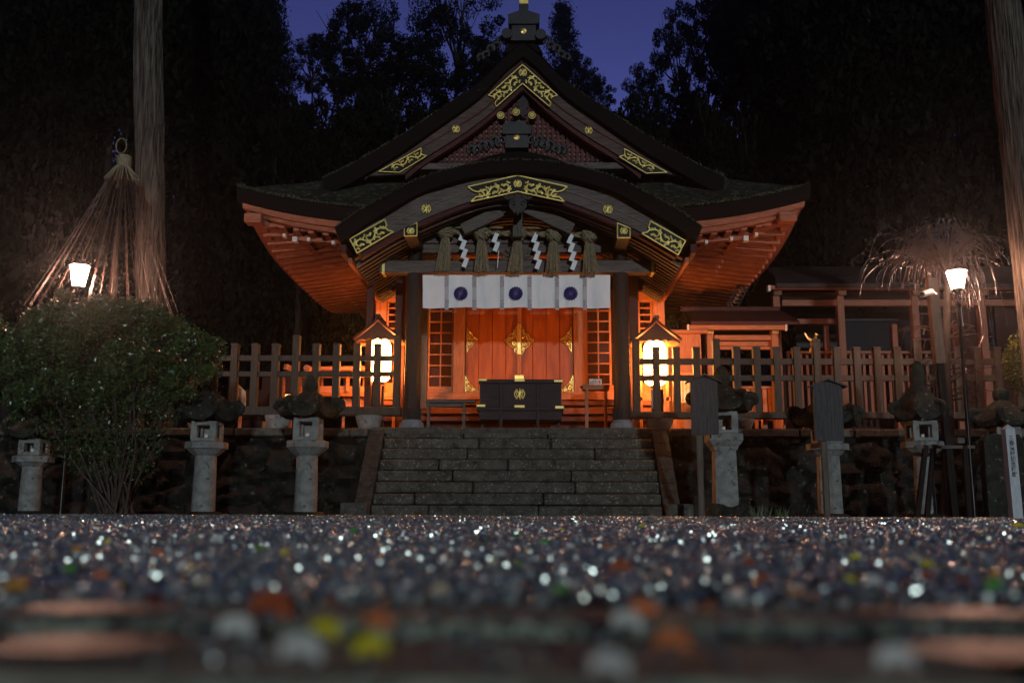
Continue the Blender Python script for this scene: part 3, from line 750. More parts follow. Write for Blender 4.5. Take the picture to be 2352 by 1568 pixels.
# --- main gable ---
CXG = 1201
gO = side([(0,99),(40,130),(103,191),(205,260),(270,303),(341,345),(400,378),(440,397),(465,409)], YG-.2, CXG)
gW = side([(0,135),(50,179),(101,222),(203,290),(271,331),(330,370),(364,404)], YG, CXG)
gB = side([(0,194),(62,250),(110,288),(160,322),(203,348),(245,376),(275,400)], YG, CXG)
XG = P(CXG, 300, YG).x
def shx(c, dx): return [(x+dx, z) for x, z in c]
gOs, gWs, gBs = shx(gO,XG), shx(gW,XG), shx(gB,XG)
mr_ = MB().strip(gOs, [(x*.985, z-.30-.02*abs(x)) for x, z in gOs], YG-.2, 28.6).build('main_roof', M['thatch'], sh, smooth=True)
rows = []
for j in range(26):
    y = YG-.18 + (28.6-YG+.18)*j/25
    rows.append([(x, y, z+.03+.04*noise.noise(Vector((x*2, y*2, 3)))) for x, z in gOs])
MB().sheet(rows).build('roof_covering', M['mossroof'], mr_, smooth=True)
gb = MB().strip(gWs, gBs, YG-.02, YG+.08).build('barge_board', M['gable_board'], sh)
MB().strip([(x, z-.04) for x, z in gWs], [(x, z-.10) for x, z in gWs], YG-.05, YG-.02).build('moulding', M['redwood'], gb)
MB().strip([(x*.99, z+.0) for x, z in gBs], [(x*.985, z-.10) for x, z in gBs], YG+.04, YG+.2).build('inner_board', M['redwood'], gb)
gM = [((a[0]*.62+b[0]*.38), (a[1]*.38+b[1]*.62)) for a, b in zip(gWs, gBs)]
MB().strip([(a[0]*.5+b[0]*.5, a[1]*.40+b[1]*.60) for a, b in zip(gWs, gBs)], [(a[0]*.5+b[0]*.5, a[1]*.34+b[1]*.66) for a, b in zip(gWs, gBs)], YG-.045, YG-.02).build('moulding', M['redwood'], gb)
for k in range(4):   # rafters following the verge between gable board and wall
    y = YG+.22+k*.09
# gable wall lattice
yl = YG+.42; zb = PZ(384, yl)
inner = [(x, z-.02) for x, z in gBs]
gw = MB().strip(inner, [(x, min(zb, z-.01)) for x, z in inner], yl+.06, yl+.10).build('gable_wall', M['gable_red'], sh)
mb = MB(); x = -2.3
while x < 2.5:
    zt = interp(inner, x+XG); 
    if zt > zb+.05: mb.bx(x+XG-.032, x+XG+.032, yl-.03, yl+.045, zb, zt)
    x += .105
z = zb+.04
while z < PZ(205, yl):
    xs = [x for x, zz in inner if zz > z]
    if xs: mb.bx(min(xs), max(xs), yl+.0, yl+.058, z-.020, z+.020)
    z += .105
mb.build('gable_lattice', M['gable_bar'], gw)
MB().bx(-3.0+XG, 3.0+XG, yl-.3, yl+.1, PZ(399,yl), PZ(385,yl), .01).build('gable_beam', M['wood_x'], sh)
mb = MB()   # carved pendant on the gable
pz = PZ(215, YG)
pn2 = [(0,0),(12,14),(14,28),(9,34),(12,44),(7,52),(5,49),(0,58)]; q = [(x*YG/FPX+XG, pz-y*YG/FPX) for x, y in pn2]
mb.prism(q + [(2*XG-x, z) for x, z in reversed(q[1:-1])], YG+.1, YG+.2); mb.build('pendant', M['dark'], sh)
# gilt plates of the gable
YP2 = YG-.055
v = [(1200,150),(1122,220),(1131,223),(1140,217),(1146,226),(1137,237),(1140,246),(1200,193)]
full = v + [(2*1201-x, y) for x, y in reversed(v[1:-1])]
plate(full, YP2, [((1190,180),(1136,228),14,3,-1), ((1212,180),(1266,228),14,3,1)], parent=gb, emb=(1201,168,9), border=.012)
for sgn in (0,1):
    e = [(870,395),(968,341),(967,355),(980,359),(918,397)]; vv = [((900,388),(968,353),9,4,1)]
    if sgn: e = [(2*1201-x, y+2) for x, y in e]; vv = [((2402-900,390),(2402-968,355),9,4,-1)]
    plate(e, YP2, vv, parent=gb, border=.012)
for cx, cy in ((1047.6,297),(1352,300)):
    c = V2((cx,cy), YP2); mb = MB(); emblem(mb, c, YP2-.01, 8.5/FPX*YP2, .009); mb.build('gilt_crest', M['goldflat'], gb)
# --- skirt roof with upturned corners ---
HX = 5.68; HY1 = 28.6; IX = 3.95; IY = 20.55
def ez(t): return 5.93 + .52*abs(t)**3.2           # eave line height, t = -1..1
zi = PZ(403, 20.5)
N = 40; outer = []; innr = []
for i in range(N+1):
    t = -1+2*i/N; outer.append((t*HX+.06, YE - .10*abs(t)**3, ez(t))); innr.append((t*IX+.1, IY, zi))
def roofpanel(out, inn, m, name, dz=0, seg=8):
    rows = []
    for j in range(seg+1):
        f = j/seg; r = []
        for a, b in zip(out, inn):
            a = Vector(a); b = Vector(b); q = a.lerp(b, f); q.z = a.z + (b.z-a.z)*(f**1.25) + dz + .035*noise.noise(q*2.2)*(1 if 0<f<1 else .6)
            r.append(q)
        rows.append(r)
    return MB().sheet(rows).build(name, m, sh, smooth=True)
keep = [i for i in range(N+1) if abs(outer[i][0]) > 2.75]
lft = [i for i in keep if outer[i][0] < 0]; rgt = [i for i in keep if outer[i][0] > 0]
roofpanel(outer, innr, M['mossroof'], 'skirt_roof')
sL = []; sLi = []; 
for i in range(N+1):
    t = -1+2*i/N; y = (YE+HY1)/2 + t*(HY1-YE)/2
    sL.append((HX, y, ez(t))); sLi.append((IX, max(IY, min(27, IY+(27-IY)*(t+1)/2)), zi+.0))
for s in (-1, 1):
    roofpanel([(s*x+.06, y, z) for x, y, z in sL], [(s*x+.1, y, z) for x, y, z in sLi], M['mossroof'], 'skirt_roof')
    # eave edge bands
    for nm, dd, th_, ins, m in (('eave_thatch',0,.27,0,'thatch'),('eave_fascia',.27,.13,.10,'soffit'),('eave_fascia',.40,.10,.22,'soffit')):
        ids = lft if s < 0 else rgt
        fr = [outer[i] for i in ids]
        mb = MB()
        def band(pts, nrm):
            rows_t = []
            for x, y, z in pts:
                x -= s*ins*(1 if True else 0); y += 0
                rows_t.append((x, y, z))
            A = [Vector((x, y, z-dd)) for x, y, z in rows_t]; B = [Vector((x-nrm[0]*.06, y-nrm[1]*.06, z-dd-th_)) for x, y, z in rows_t]
            C = [Vector((x-nrm[0]*.22, y-nrm[1]*.22, z-dd-th_)) for x, y, z in rows_t]; D = [Vector((x-nrm[0]*.22, y-nrm[1]*.22, z-dd+.02)) for x, y, z in rows_t]
            mb.sheet([A, B, C, D, A])
        band([(x, y+ins, z) for x, y, z in fr], (0,-1))
        band([(s*x+.06, max(YE+ins, y), z) for x, y, z in sL], (s,0))
        mb.build(nm, M[m], sh, smooth=True)
    # soffit board and rafters along the side eave
    XWs = s*2.9
    def sofz(y): 
        t = (y-(YE+HY1)/2)/((HY1-YE)/2); return ez(max(-1,min(1,t)))-.44
    rows = []
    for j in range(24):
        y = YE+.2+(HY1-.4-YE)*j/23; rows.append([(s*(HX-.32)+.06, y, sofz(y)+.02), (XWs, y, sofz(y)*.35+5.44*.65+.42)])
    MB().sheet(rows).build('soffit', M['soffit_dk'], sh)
    y = YE+.42
    while y < HY1-.4:
        z0 = sofz(y); z1 = z0*.35+5.44*.65+.40; xo = s*(HX-.34)+.06; xm_ = s*(HX-1.25)
        f = (HX-1.25-2.9)/(HX-.34-2.9); zm = z1+(z0-z1)*f
        MB().beam((xo, y, z0-.05), (xm_, y, zm-.07), .12, .17).build('rafter', M['soffit'], sh)
        MB().beam((xm_, y, zm-.17), (XWs, y, z1-.17), .12, .17).build('rafter', M['soffit'], sh)
        y += .36
    MB().beam((s*(HX-1.28), YE+.9, sofz(YE+1.2)-.20+.12), (s*(HX-1.28), HY1-1, sofz(24)-.14+.12), .13, .16).build('eave_purlin', M['soffit'], sh)
    # front soffit piece and hip beam
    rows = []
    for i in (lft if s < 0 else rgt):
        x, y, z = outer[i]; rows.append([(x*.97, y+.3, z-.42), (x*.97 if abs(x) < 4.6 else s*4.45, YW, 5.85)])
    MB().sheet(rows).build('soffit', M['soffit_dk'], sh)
    xx = 3.0
    while xx < 5.0:
        t = xx/HX; MB().beam((s*xx, YE+.34, ez(t)-.46), (s*xx, YE+1.3, ez(t)*.6+5.6*.4-.30), .12, .11).build('rafter', M['soffit'], sh)
        xx += .30
    hb = MB().beam((s*(HX-.35), YE+.22, ez(.97)-.50), (s*3.0, YW, 5.62), .20, .24).build('hip_beam', M['soffit'], sh)
    MB().bx(s*(HX-.55), s*(HX-.20), YE+.02, YE+.32, ez(.95)-.62, ez(.95)-.42, .02).build('carved_end', M['soffit'], hb)
    for k in range(3):
        MB().bx(s*(4.75-.5*k)-.03, s*(4.75-.5*k)+.03, YE+.36, YE+.5, ez((4.75-.5*k)/HX)-.68, ez((4.75-.5*k)/HX)-.61).build('white_beam_end', M['white'], sh)
    MB().beam((s*3.1, YE+.75, 5.52), (s*4.6, YE+.75, 5.62), .14, .12).build('eave_beam', M['soffit'], sh)
    MB().bx(s*4.6-.05, s*4.6+.05, YE+.64, YE+.8, 5.52, 5.63).build('white_beam_end', M['white'], sh)
# back and centre closing of the roof, wall plate
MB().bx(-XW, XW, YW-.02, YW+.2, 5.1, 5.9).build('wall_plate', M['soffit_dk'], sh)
# --- moss fringe along roof edges ---
def fringe(curve, y0, y1, n, zoff, size, name='moss', parent=None):
    C = []
    for _ in range(n):
        k = RNG.integers(0, len(curve)-1); f = RNG.uniform(); x = curve[k][0]*(1-f)+curve[k+1][0]*f; z = curve[k][1]*(1-f)+curve[k+1][1]*f
        w = .5+.5*noise.noise(Vector((x*2.3, 0, 7)))
        C.append((x+RNG.normal()*.01, RNG.uniform(y0, y1), z+zoff+abs(RNG.normal())*.045*w))
    leaf_mesh(name, np.array(C), size, M['moss'], parent, aspect=.8)
fringe(kO, YK-.27, YK+.3, 9000, .0, .035, parent=pr)
fringe([p for p in gOs if abs(p[0]) > .9], YG-.22, YG+.3, 8000, 0, .035, parent=mr_)
for s, ids in ((-1,lft),(1,rgt)):
    fringe([(outer[i][0], outer[i][2]) for i in ids], YE-.08, YE+.35, 5000, .03, .04, parent=sh)

# --- ridge-end ornaments ---
def onigawara(cx, y_top, y_bot, Y, w_px, discs, name, waves, chrys):
    c = P(cx, y_bot, Y); zt = PZ(y_top, Y); h = zt-c.z; w = w_px/FPX*Y/2; X = c.x
    mb = MB()
    mb.prism([(X-w*.86,c.z),(X+w*.86,c.z),(X+w*.80,c.z+h*.55),(X-w*.80,c.z+h*.55)], Y-.14, Y+.6)
    mb.prism([(X-w*1.02,c.z+h*.52),(X+w*1.02,c.z+h*.52),(X+w*1.08,c.z+h*.84),(X+w*.1,c.z+h),(X-w*.1,c.z+h),(X-w*1.08,c.z+h*.84)], Y-.2, Y+.6)
    o = mb.build(name, M['dark2'], sh)
    if chrys:
        r = chrys/FPX*Y; cz = c.z+h*.42 if name == 'ridge_end_tile' else c.z+h*.3
        g = MB(); 
        for k in range(16):
            a = 2*math.pi*k/16; g.tube([(X+math.cos(a)*r*.2, Y-.155, cz+math.sin(a)*r*.2),(X+math.cos(a)*r, Y-.15, cz+math.sin(a)*r)], [r*.07, r*.16], 5)
        g.ball((X, Y-.155, cz), r*.22); g.build('gilt_chrysanthemum', M['gold'], o)
    for (dx, dy, rr) in discs:
        q = P(dx, dy, Y-.25); r = rr/FPX*Y
        vs = MB(); n = 20
        def ringc(rad, yy): return [(q.x+rad*math.cos(2*math.pi*i/n), yy, q.z+rad*math.sin(2*math.pi*i/n)) for i in range(n+1)]
        vs.tube(ringc(r*.9, q.y), r*.14, 6, cap=False)
        k0 = MB(); k0.add([(q.x+r*math.cos(2*math.pi*i/n), q.y+.0, q.z+r*math.sin(2*math.pi*i/n)) for i in range(n)] + [(q.x+r*math.cos(2*math.pi*i/n), q.y+.3, q.z+r*math.sin(2*math.pi*i/n)) for i in range(n)],
                          [tuple(range(n))] + [(i, (i+1)%n, (i+1)%n+n, i+n) for i in range(n)])
        e = k0.build('tile_end', M['dark2'], o)
        if waves:
            for k in range(12):
                a = 2*math.pi*k/12; vs.tube([(q.x+math.cos(a)*r*.15, q.y-.01, q.z+math.sin(a)*r*.15),(q.x+math.cos(a)*r*.6, q.y-.008, q.z+math.sin(a)*r*.6)], [r*.06, r*.13], 5)
            vs.build('gilt_chrysanthemum', M['goldflat'], e)
    # curling side waves
    for s in (-1, 1):
        wv = MB(); crown = name == 'ridge_crown_tile'
        for k in range(6):
            cx0 = X + s*(w*1.1 + k*.11); cz0 = c.z + (.10 - k*.10 if crown else .16 - k*.045) + .04*(k%2); r = .11-.006*k
            wv.tube([(cx0+s*math.cos(a)*r*(1-a/8), Y-.05-.01*k, cz0+math.sin(a)*r*(1-a/8)) for a in np.linspace(-1.2,5,16)], [.052*(1-i/26) for i in range(16)], 6)
        wv.build('carved_wave', M['dark2'], o, smooth=True)
    return o
M['dark2'] = mat('dark_carved_tile', (.016,.016,.016), (.007,.007,.007), .42, nscale=9, bump=.4, spec=.3)
YO = YK+.15
onigawara(1187, 290, 345, YO, 66, [(1150,265,9),(1185.5,257.5,9),(1222,265,9)], 'ridge_end_tile', True, 7)
# arm of the tile stack under the three discs
MB().prism([(PX(1152,YO,260),PZ(292,YO)),(PX(1220,YO,260),PZ(292,YO)),(PX(1212,YO,260),PZ(281,YO)),(PX(1187,YO,260),PZ(274,YO)),(PX(1160,YO,260),PZ(281,YO))], YO, YO+.3).build('tile_stack', M['dark2'], sh)
YT = YG-.05
o = onigawara(1203, 33, 100, YT, 72, [(1164,76,13),(1242,78,13)], 'ridge_crown_tile', False, 7)
a = P(1203, 36, YT+.2)
MB().bx(a.x-.10, a.x+.10, YT+.1, YT+.3, a.z, a.z+.42, .01).build('ridge_spire', M['dark2'], o)
MB().bx(a.x-.10, a.x+.10, YT+.085, YT+.315, PZ(15,YT+.2), PZ(-8,YT+.2), .01).build('gilt_cap', M['goldflat'], o)
mb = MB().prism([(XG-.42, PZ(103,YT)-.18),(XG+.42, PZ(103,YT)-.18),(XG+.3, PZ(98,YT)),(XG-.3,PZ(98,YT))], YT, 28); mb.build('ridge', M['thatch'], sh)
# ================= curtain under the beam =================
YC2 = YC-.12
def cloth_sheet(x0, x1, y0, y1, Y, seed=0, amp=.020):
    rows = []
    nx = 90; nz = 12
    for j in range(nz+1):
        r = []
        for i in range(nx+1):
            f = i/nx; px = x0+(x1-x0)*f; py = y0+(y1-y0)*j/nz + (1.2*math.sin(f*22+seed) if j == nz else 0)
            q = P(px, py, Y); am = amp*(.3+j/nz)
            r.append((q.x, Y + am*math.sin(f*44+seed) + am*.8*noise.noise(Vector((f*9, j*.25, seed))), q.z))
        rows.append(r)
    return rows
cu = thing('shrine_curtain', 'white curtain with three indigo chrysanthemum crests hanging under the porch beam', 'curtain', (0, YC2, PZ(632, YC2)))
rows = cloth_sheet(971, 1401.5, 631.5, 707, YC2)
cl = MB().sheet(rows).build('cloth', M['cloth'], cu, smooth=True)
for rx in (1026,1089.6,1153,1216.6,1279.5,1343.5):
    rb = MB(); y0 = YC2-.030
    def seg(a, b): q0 = P(rx-4.6, a, y0); q1 = P(rx+4.6, b, y0); return MB().bx(q0.x, q1.x, y0-.003, y0, q1.z, q0.z)
    s0 = seg(660, 687).build('ribbon', M['ribbon_lt'], cu)
    q0 = P(rx-4.6, 633, y0); q1 = P(rx+4.6, 659.5, y0)
    MB().bx(q0.x, q1.x, y0-.004, y0, q1.z, q0.z).build('brocade_band', M['ribbon_dk'], s0)
    q0 = P(rx-4.6, 687.5, y0); q1 = P(rx+4.6, 712, y0)
    MB().bx(q0.x, q1.x, y0-.004, y0, q1.z, q0.z).build('brocade_band', M['ribbon_dk'], s0)
for cx in (1058.4,1184.8,1311):
    c = P(cx, 673.6, YC2-.034); r = 16.5/FPX*YC2; mb = MB()
    for k in range(16):
        a = 2*math.pi*(k+.5)/16; h = math.pi/16*.93; pts = []
        for rr, ww in ((.15,.75),(.5,.93),(.86,.99),(.95,.85),(1.0,.45)):
            pts.append((rr, h*ww))
        poly = [(c.x+rr*r*math.cos(a-w), YC2-.034, c.z+rr*r*math.sin(a-w)) for rr, w in pts] + [(c.x+rr*r*math.cos(a+w), YC2-.034, c.z+rr*r*math.sin(a+w)) for rr, w in reversed(pts)]
        mb.add(poly, [tuple(range(len(poly)))])
    mb.add([(c.x+r*.11*math.cos(t), YC2-.034, c.z+r*.11*math.sin(t)) for t in np.linspace(0, 6.28, 13)[:-1]], [tuple(range(12))])
    mb.build('crest', M['blue'], cu)

# ================= sacred rope =================
YR = YC-.30
rp = thing('sacred_rope', 'twisted straw rope with five knotted tassels hung on a pole across the porch', 'rope', (0, YR, PZ(525, YR)))
MB().tube([P(966,522,YR), P(1190,523,YR), P(1404,527,YR)], .022, 8).build('bamboo_pole', M['straw'], rp)
kn = [(1024,531),(1105.5,534),(1190,536),(1271.5,538),(1353,539)]
anchors = [(975,522)] + kn + [(1379,521)]
mb = MB()
for (xa, ya), (xb, yb) in zip(anchors, anchors[1:]):
    a = P(xa, ya, YR-.03); b = P(xb, yb, YR-.03)
    for ph in (0, math.pi):
        pts = []
        for i in range(25):
            f = i/24; q = a.lerp(b, f); q = Vector((q.x, q.y, q.z - .035*math.sin(f*math.pi) + (.05 if 0 else 0)))
            an = f*(b-a).length*16 + ph; pts.append((q.x, q.y+math.cos(an)*.028, q.z+.02+math.sin(an)*.028))
        mb.tube(pts, .034, 7)
mb.build('twisted_cord', M['straw'], rp, smooth=True)
random.seed(11)
for i, (kx, ky) in enumerate(kn):
    c = P(kx, ky+2, YR-.05); mb = MB(); mb.ball(c, (.155,.12,.145), 14, 10, .25, i)
    for k in range(16):   # wraps
        tl = random.uniform(-.9,.9); ax = Vector((math.sin(tl), random.uniform(-.3,.3), math.cos(tl)*random.choice((1,.6)))).normalized()
        u = ax.orthogonal().normalized(); v = ax.cross(u); rr = .158*random.uniform(.85,1.05); off = ax*random.uniform(-.07,.07)
        mb.tube([c+off+(u*math.cos(t)+v*math.sin(t))*rr*math.sqrt(max(.3,1-(off.length/.158)**2)) for t in np.linspace(0,2*math.pi,20)], .017, 5, cap=False)
    kk = mb.build('knot', M['straw'], rp, smooth=True)
    tb = MB(); xb = kx + (-2,-2,-9+2,3,4)[i]*.9; bot = P(kx+(-7,-1,-7,-1,3)[i], 624+i*1.2, YR-.05)
    for k in range(110):
        a = random.uniform(0, 2*math.pi); rr = math.sqrt(random.random()); 
        p0 = Vector((c.x+math.cos(a)*rr*.065, c.y+math.sin(a)*rr*.05, c.z-.09)); w = 1.12 if k > 6 else 1.25
        p2 = Vector((bot.x+math.cos(a)*rr*.135*w, bot.y+math.sin(a)*rr*.10, bot.z+random.uniform(-.015,.05)))
        p1 = p0.lerp(p2, .35); p1.x += math.cos(a)*rr*.012
        tb.tube([p0, p1, p2], [.010,.009,.006], 4)
    tb.build('tassel', M['straw'], rp)
# zigzag paper streamers
def shide(pts_px, name, label, Y, w=9):
    t = thing(name, label, 'paper streamer', P(pts_px[0][0], pts_px[0][1], Y), 'zigzag paper streamers on the rope')
    return t
for (x0, y0, n, lab) in ((1065,530,4,'white zigzag paper streamer between the leftmost and second straw tassel'),(1141.5,534,2,'short white zigzag paper streamer, only two folds, between the second and middle tassel'),
                     (1232.5,534,4,'white zigzag paper streamer just right of the middle straw tassel'),(1314,536,4,'white zigzag paper streamer between the fourth and rightmost straw tassel')):
    Y = YR-.08; th_ = thing('paper_streamer', lab, 'paper streamer', P(x0, y0, Y), 'zigzag paper streamers on the rope')
    mb = MB(); x, y = x0-8, y0-1; L = 21.5
    for k in range(n):
        # each panel is a leaning parallelogram
        dx = -8.0; hgt = L; sx = x + (9.5*k)*.62
        ax = x0-4 + (k*2.6); 
        tl = P(ax+0, y0+k*20.2, Y-.004*k); tr = P(ax+9, y0+k*20.2+3, Y-.004*k); bl = P(ax-9, y0+k*20.2+21, Y-.004*k+.02); br = P(ax+1, y0+k*20.2+24.5, Y-.004*k+.02)
        o_ = Vector((0,-.003,0))
        mb.add([tl, tr, br, bl, tl+o_, tr+o_, br+o_, bl+o_], [(0,1,2,3),(7,6,5,4),(0,4,5,1),(1,5,6,2),(2,6,7,3),(3,7,4,0)])
    if n == 2:
        q = P(x0+4, y0+41, Y); r_ = P(x0+1, 614, Y); mb.beam(q, r_, .012, .004, (0,1,0))
    mb.build('folded_paper', M['paper'], th_)

# ================= offering box =================
YB = 19.75
x0, x1 = PX(1100,YB), PX(1290,YB)
ob = thing('offering_box', 'dark wooden offering box with gilt corner fittings and round crest before the doors', 'offering box', ((x0+x1)/2, YB, TZ))
f0 = YB-.32; Z = lambda y: PZ(y, f0); X = lambda x: PX(x, f0, 900)
body = MB().bx(X(1101), X(1290), f0, YB+.32, Z(936), Z(880), .01).build('body', M['box'], ob)
MB().bx(X(1099), X(1292), f0-.03, YB+.35, Z(880.5), Z(871), .012).build('lid', M['box'], ob)
MB().bx(X(1095), X(1295), f0-.05, YB+.37, Z(943), Z(935), .01).build('ledge', M['box'], ob)
MB().bx(X(1101), X(1290), f0+.0, YB+.3, Z(963), Z(943)).build('lower_panel', M['box'], ob)
for lx in (1151,1235.5):
    MB().bx(X(lx-3.8), X(lx+3.8), f0-.045, f0+.03, TZ, Z(880), .008).build('leg', M['box'], ob)
for lx in (1106,1283):
    MB().bx(X(lx-3.8), X(lx+3.8), YB+.22, YB+.3, TZ, Z(944), .008).build('leg', M['box'], ob)
for a, b, y0, y1 in ((1099,1118,871,875),(1182,1205,872,876),(1273,1292,873,877.5),(1095,1115,929.5,934.5),(1182,1205,931,936),(1275,1295,932.5,938)):
    MB().bx(X(a), X(b), f0-.06, f0-.052, Z(y1), Z(y0)).build('gilt_fitting', M['gold2'] if 'gold2' in M else M['goldflat'], ob)
mb = MB(); c = P(1193.6, 904.5, f0-.02); emblem(mb, (c.x, c.z), f0-.02, 11.5/FPX*f0, .012); mb.build('gilt_crest', M['goldflat'], ob)

# bench at the left, small stand with notice at the right
YS = 19.9
b = thing('bench', 'plain low wooden bench left of the offering box', 'bench', (PX(1020,YS), YS, TZ))
Zs = lambda y: PZ(y, YS); Xs = lambda x: PX(x, YS, 930)
MB().bx(Xs(978), Xs(1092), YS-.12, YS+.12, Zs(925), Zs(920)).build('seat', M['wood_x'], b)
for lx in (985, 1066):
    MB().bx(Xs(lx-2.5), Xs(lx+2.5), YS-.1, YS-.04, TZ, Zs(925)).build('leg', M['wood_z'], b)
    MB().bx(Xs(lx-2.5), Xs(lx+2.5), YS+.04, YS+.1, TZ, Zs(925)).build('leg', M['wood_z'], b)
MB().bx(Xs(985), Xs(1066), YS-.02, YS+.02, Zs(934), Zs(925)).build('apron', M['wood_x'], b)
b = thing('notice_table', 'slender red-brown wooden table right of the offering box', 'table', (PX(1372,YS), YS, TZ))
MB().bx(Xs(1334), Xs(1400), YS-.2, YS+.2, Zs(889), Zs(886)).build('table_top', M['warm_x'], b)
MB().bx(Xs(1338), Xs(1398), YS-.17, YS+.17, Zs(896), Zs(889)).build('apron', M['warm_x'], b)
for lx in (1347.5,1391):
    for dy in (-.16,.16): MB().bx(Xs(lx-2.6), Xs(lx+2.6), YS+dy-.025, YS+dy+.025, TZ, Zs(896)).build('leg', M['warm_z'], b)
n_ = thing('notice_card', 'small white notice card standing on the slender table by the right column', 'notice', (PX(1366,YS), YS-.1, Zs(886)))
q = MB().bx(Xs(1353), Xs(1382), YS-.12, YS-.10, Zs(886), Zs(871.5)).build('card', M['white'], n_)
text_mb("お気持ちを\nお納めください", .042, ((Xs(1353)+Xs(1382))/2-.01, YS-.125, Zs(880)), parent=n_)
MB().bx(Xs(1375.5), Xs(1378), YS-.126, YS-.122, Zs(880.5), Zs(876)).build('red_stamp', M['redstamp'], n_)

# ================= paper lanterns on posts with little roofs =================
def chochin(cx, ytop, ybot, rx, apex, label, wpx=26, YL=20.0):
    t = thing('paper_lantern', label, 'lantern', (PX(cx,YL), YL, TZ), 'glowing paper lanterns beside the porch')
    Xl = PX(cx, YL); zt, zb_ = PZ(ytop,YL), PZ(ybot,YL); r = wpx/FPX*YL; h = zt-zb_
    prof = []
    for i in range(25):
        f = i/24; 
        e = (1-abs(2*f-1)**5)**.5 if 0 < f < 1 else 0
        prof.append((max(.45*r, r*(.42+.58*e))*(1+.012*math.cos(f*60)), zb_+h*f))
    MB().lathe(prof, (Xl,YL,0), 28).build('paper_shade', M['chochin'], t, smooth=True)
    MB().lathe([(r*.5,zt-.01),(r*.5,zt+.05)], (Xl,YL,0), 18).build('top_ring', M['metal'], t)
    MB().lathe([(r*.45,zb_-.05),(r*.45,zb_+.01)], (Xl,YL,0), 18).build('bottom_ring', M['metal'], t)
    # roof
    ya = PZ(apex, YL); ye = PZ(apex+44, YL); hw = 56/FPX*YL
    rf = MB()
    for s in (-1,1):
        rows = []
        for j in range(7):
            f = j/6; x = Xl+s*hw*f; z = ya - (ya-ye)*(f**.85)
            rows.append([(x, YL-.42, z), (x, YL+.42, z)])
        rf.sheet(rows if s > 0 else [[b_, a_] for a_, b_ in rows]); rf.sheet([[(x, y, z-.035) for x, y, z in r] for r in rows])
        for j in range(6):
            a0, b0 = rows[j]; a1, b1 = rows[j+1]
            for pa, pb in ((a0,a1),(b0,b1)): rf.add([pa, pb, (pb[0],pb[1],pb[2]-.035), (pa[0],pa[1],pa[2]-.035)], [(0,1,2,3)])
        for k in range(9):
            y = YL-.40+.1*k; rf.tube([(q[0][0], y, q[0][2]+.004) for q in rows], .012, 5)
    ro = rf.build('roof', M['redwood'], t)
    MB().beam((Xl, YL-.46, ya+.03), (Xl, YL+.46, ya+.03), .09, .07).build('ridge', M['dark'], ro)
    # scalloped barge board
    top = []; bot = []
    for i in range(41):
        u = -1+2*i/40; x = Xl+u*hw*.93; z = ya-.06-(ya-ye)*(abs(u)**.9)
        top.append((x, z)); bot.append((x, min(z-.05, ye-.015-.035*abs(math.sin(u*9.4)))))
    MB().strip(top, bot, YL-.385, YL-.355).build('scalloped_board', M['redwood'], ro)
    for k in range(7):
        for s in (-1,1): MB().bx(Xl+s*hw*.55, Xl+s*hw*.96, YL-.36+.12*k, YL-.32+.12*k, ye-.055, ye-.02).build('roof_batten', M['warm_x'], ro)
    for s in (-1,1):
        MB().bx(Xl+s*.27-.03, Xl+s*.27+.03, YL+.25, YL+.31, TZ, ye+.05).build('post', M['warm_z'], t)
    MB().bx(Xl-.33, Xl+.33, YL+.25, YL+.31, zb_-.28, zb_-.2).build('cross_rail', M['warm_x'], t)
    for dx in (-.09,.1):
        MB().bx(Xl+dx-.025, Xl+dx+.025, YL-.2, YL-.15, TZ, zb_-.1).build('stand_leg', M['metal'], t)
chochin(870.5, 779, 877, 0, 738, 'glowing paper lantern left of the porch under its little scalloped roof')
chochin(1506, 784, 885, 0, 741, 'glowing paper lantern right of the porch under its little scalloped roof', 27)

# ================= picket fences =================
def fence(label, xs, tall, Y, ytop, ytall, rails, beam, name='picket_fence', ends=(0,0), stone_px=()):
    t = thing(name, label, 'fence', (PX(xs[len(xs)//2],Y), Y, TZ))
    zb_ = PZ(beam[1], Y); zt_ = PZ(beam[0], Y)
    for i, x in enumerate(xs):
        cx = PX(x, Y, 860); z1 = PZ(ytall if i in tall else ytop, Y)
        mb = MB().bx(cx-.066, cx+.066, Y-.055, Y+.095, zt_-.02, z1-.05, .006)
        mb.bx(cx-.072, cx+.072, Y-.062, Y+.10, z1-.05-.02, z1-.02, .006)
        mb.add([(cx-.07,Y-.05,z1-.02),(cx+.07,Y-.05,z1-.02),(cx+.07,Y+.09,z1-.02),(cx-.07,Y+.09,z1-.02),(cx,Y+.02,z1)], [(0,1,4),(1,2,4),(2,3,4),(3,0,4)])
        mb.build('picket', M['fence'], t)
    a, b = PX(ends[0],Y,860), PX(ends[1],Y,860)
    for r0, r1 in rails:
        MB().bx(a, b, Y-.02, Y+.045, PZ(r1,Y), PZ(r0,Y), .006).build('rail', M['fence'], t)
    MB().bx(a-.05, b+.05, Y-.12, Y+.14, zb_, zt_, .012).build('base_beam', M['fence'], t)
    for sx in stone_px:
        c = PX(sx, Y, 960)
        MB().lathe([(.17,TZ+.0),(.20,TZ+.02),(.26,zb_-.05),(.27,zb_-.004)], (c,Y,0), 18).build('bearing_stone', M['stone'], t, smooth=True)
fence('weathered wooden picket fence left of the porch', [350+46.9*i for i in range(12)] + [911.5], (7,12), YC, 787, 768, ((816,829),(853,865)), (935,955), ends=(330,918), stone_px=(460,640,848))
fence('weathered wooden picket fence right of the porch', [1461.5]+[1508+46.15*i for i in range(19)], (0,4,9,14), YC, 795, 777, ((823,837),(861,874)), (946,961), ends=(1455,2352), stone_px=(1515,1700,1880,2100))

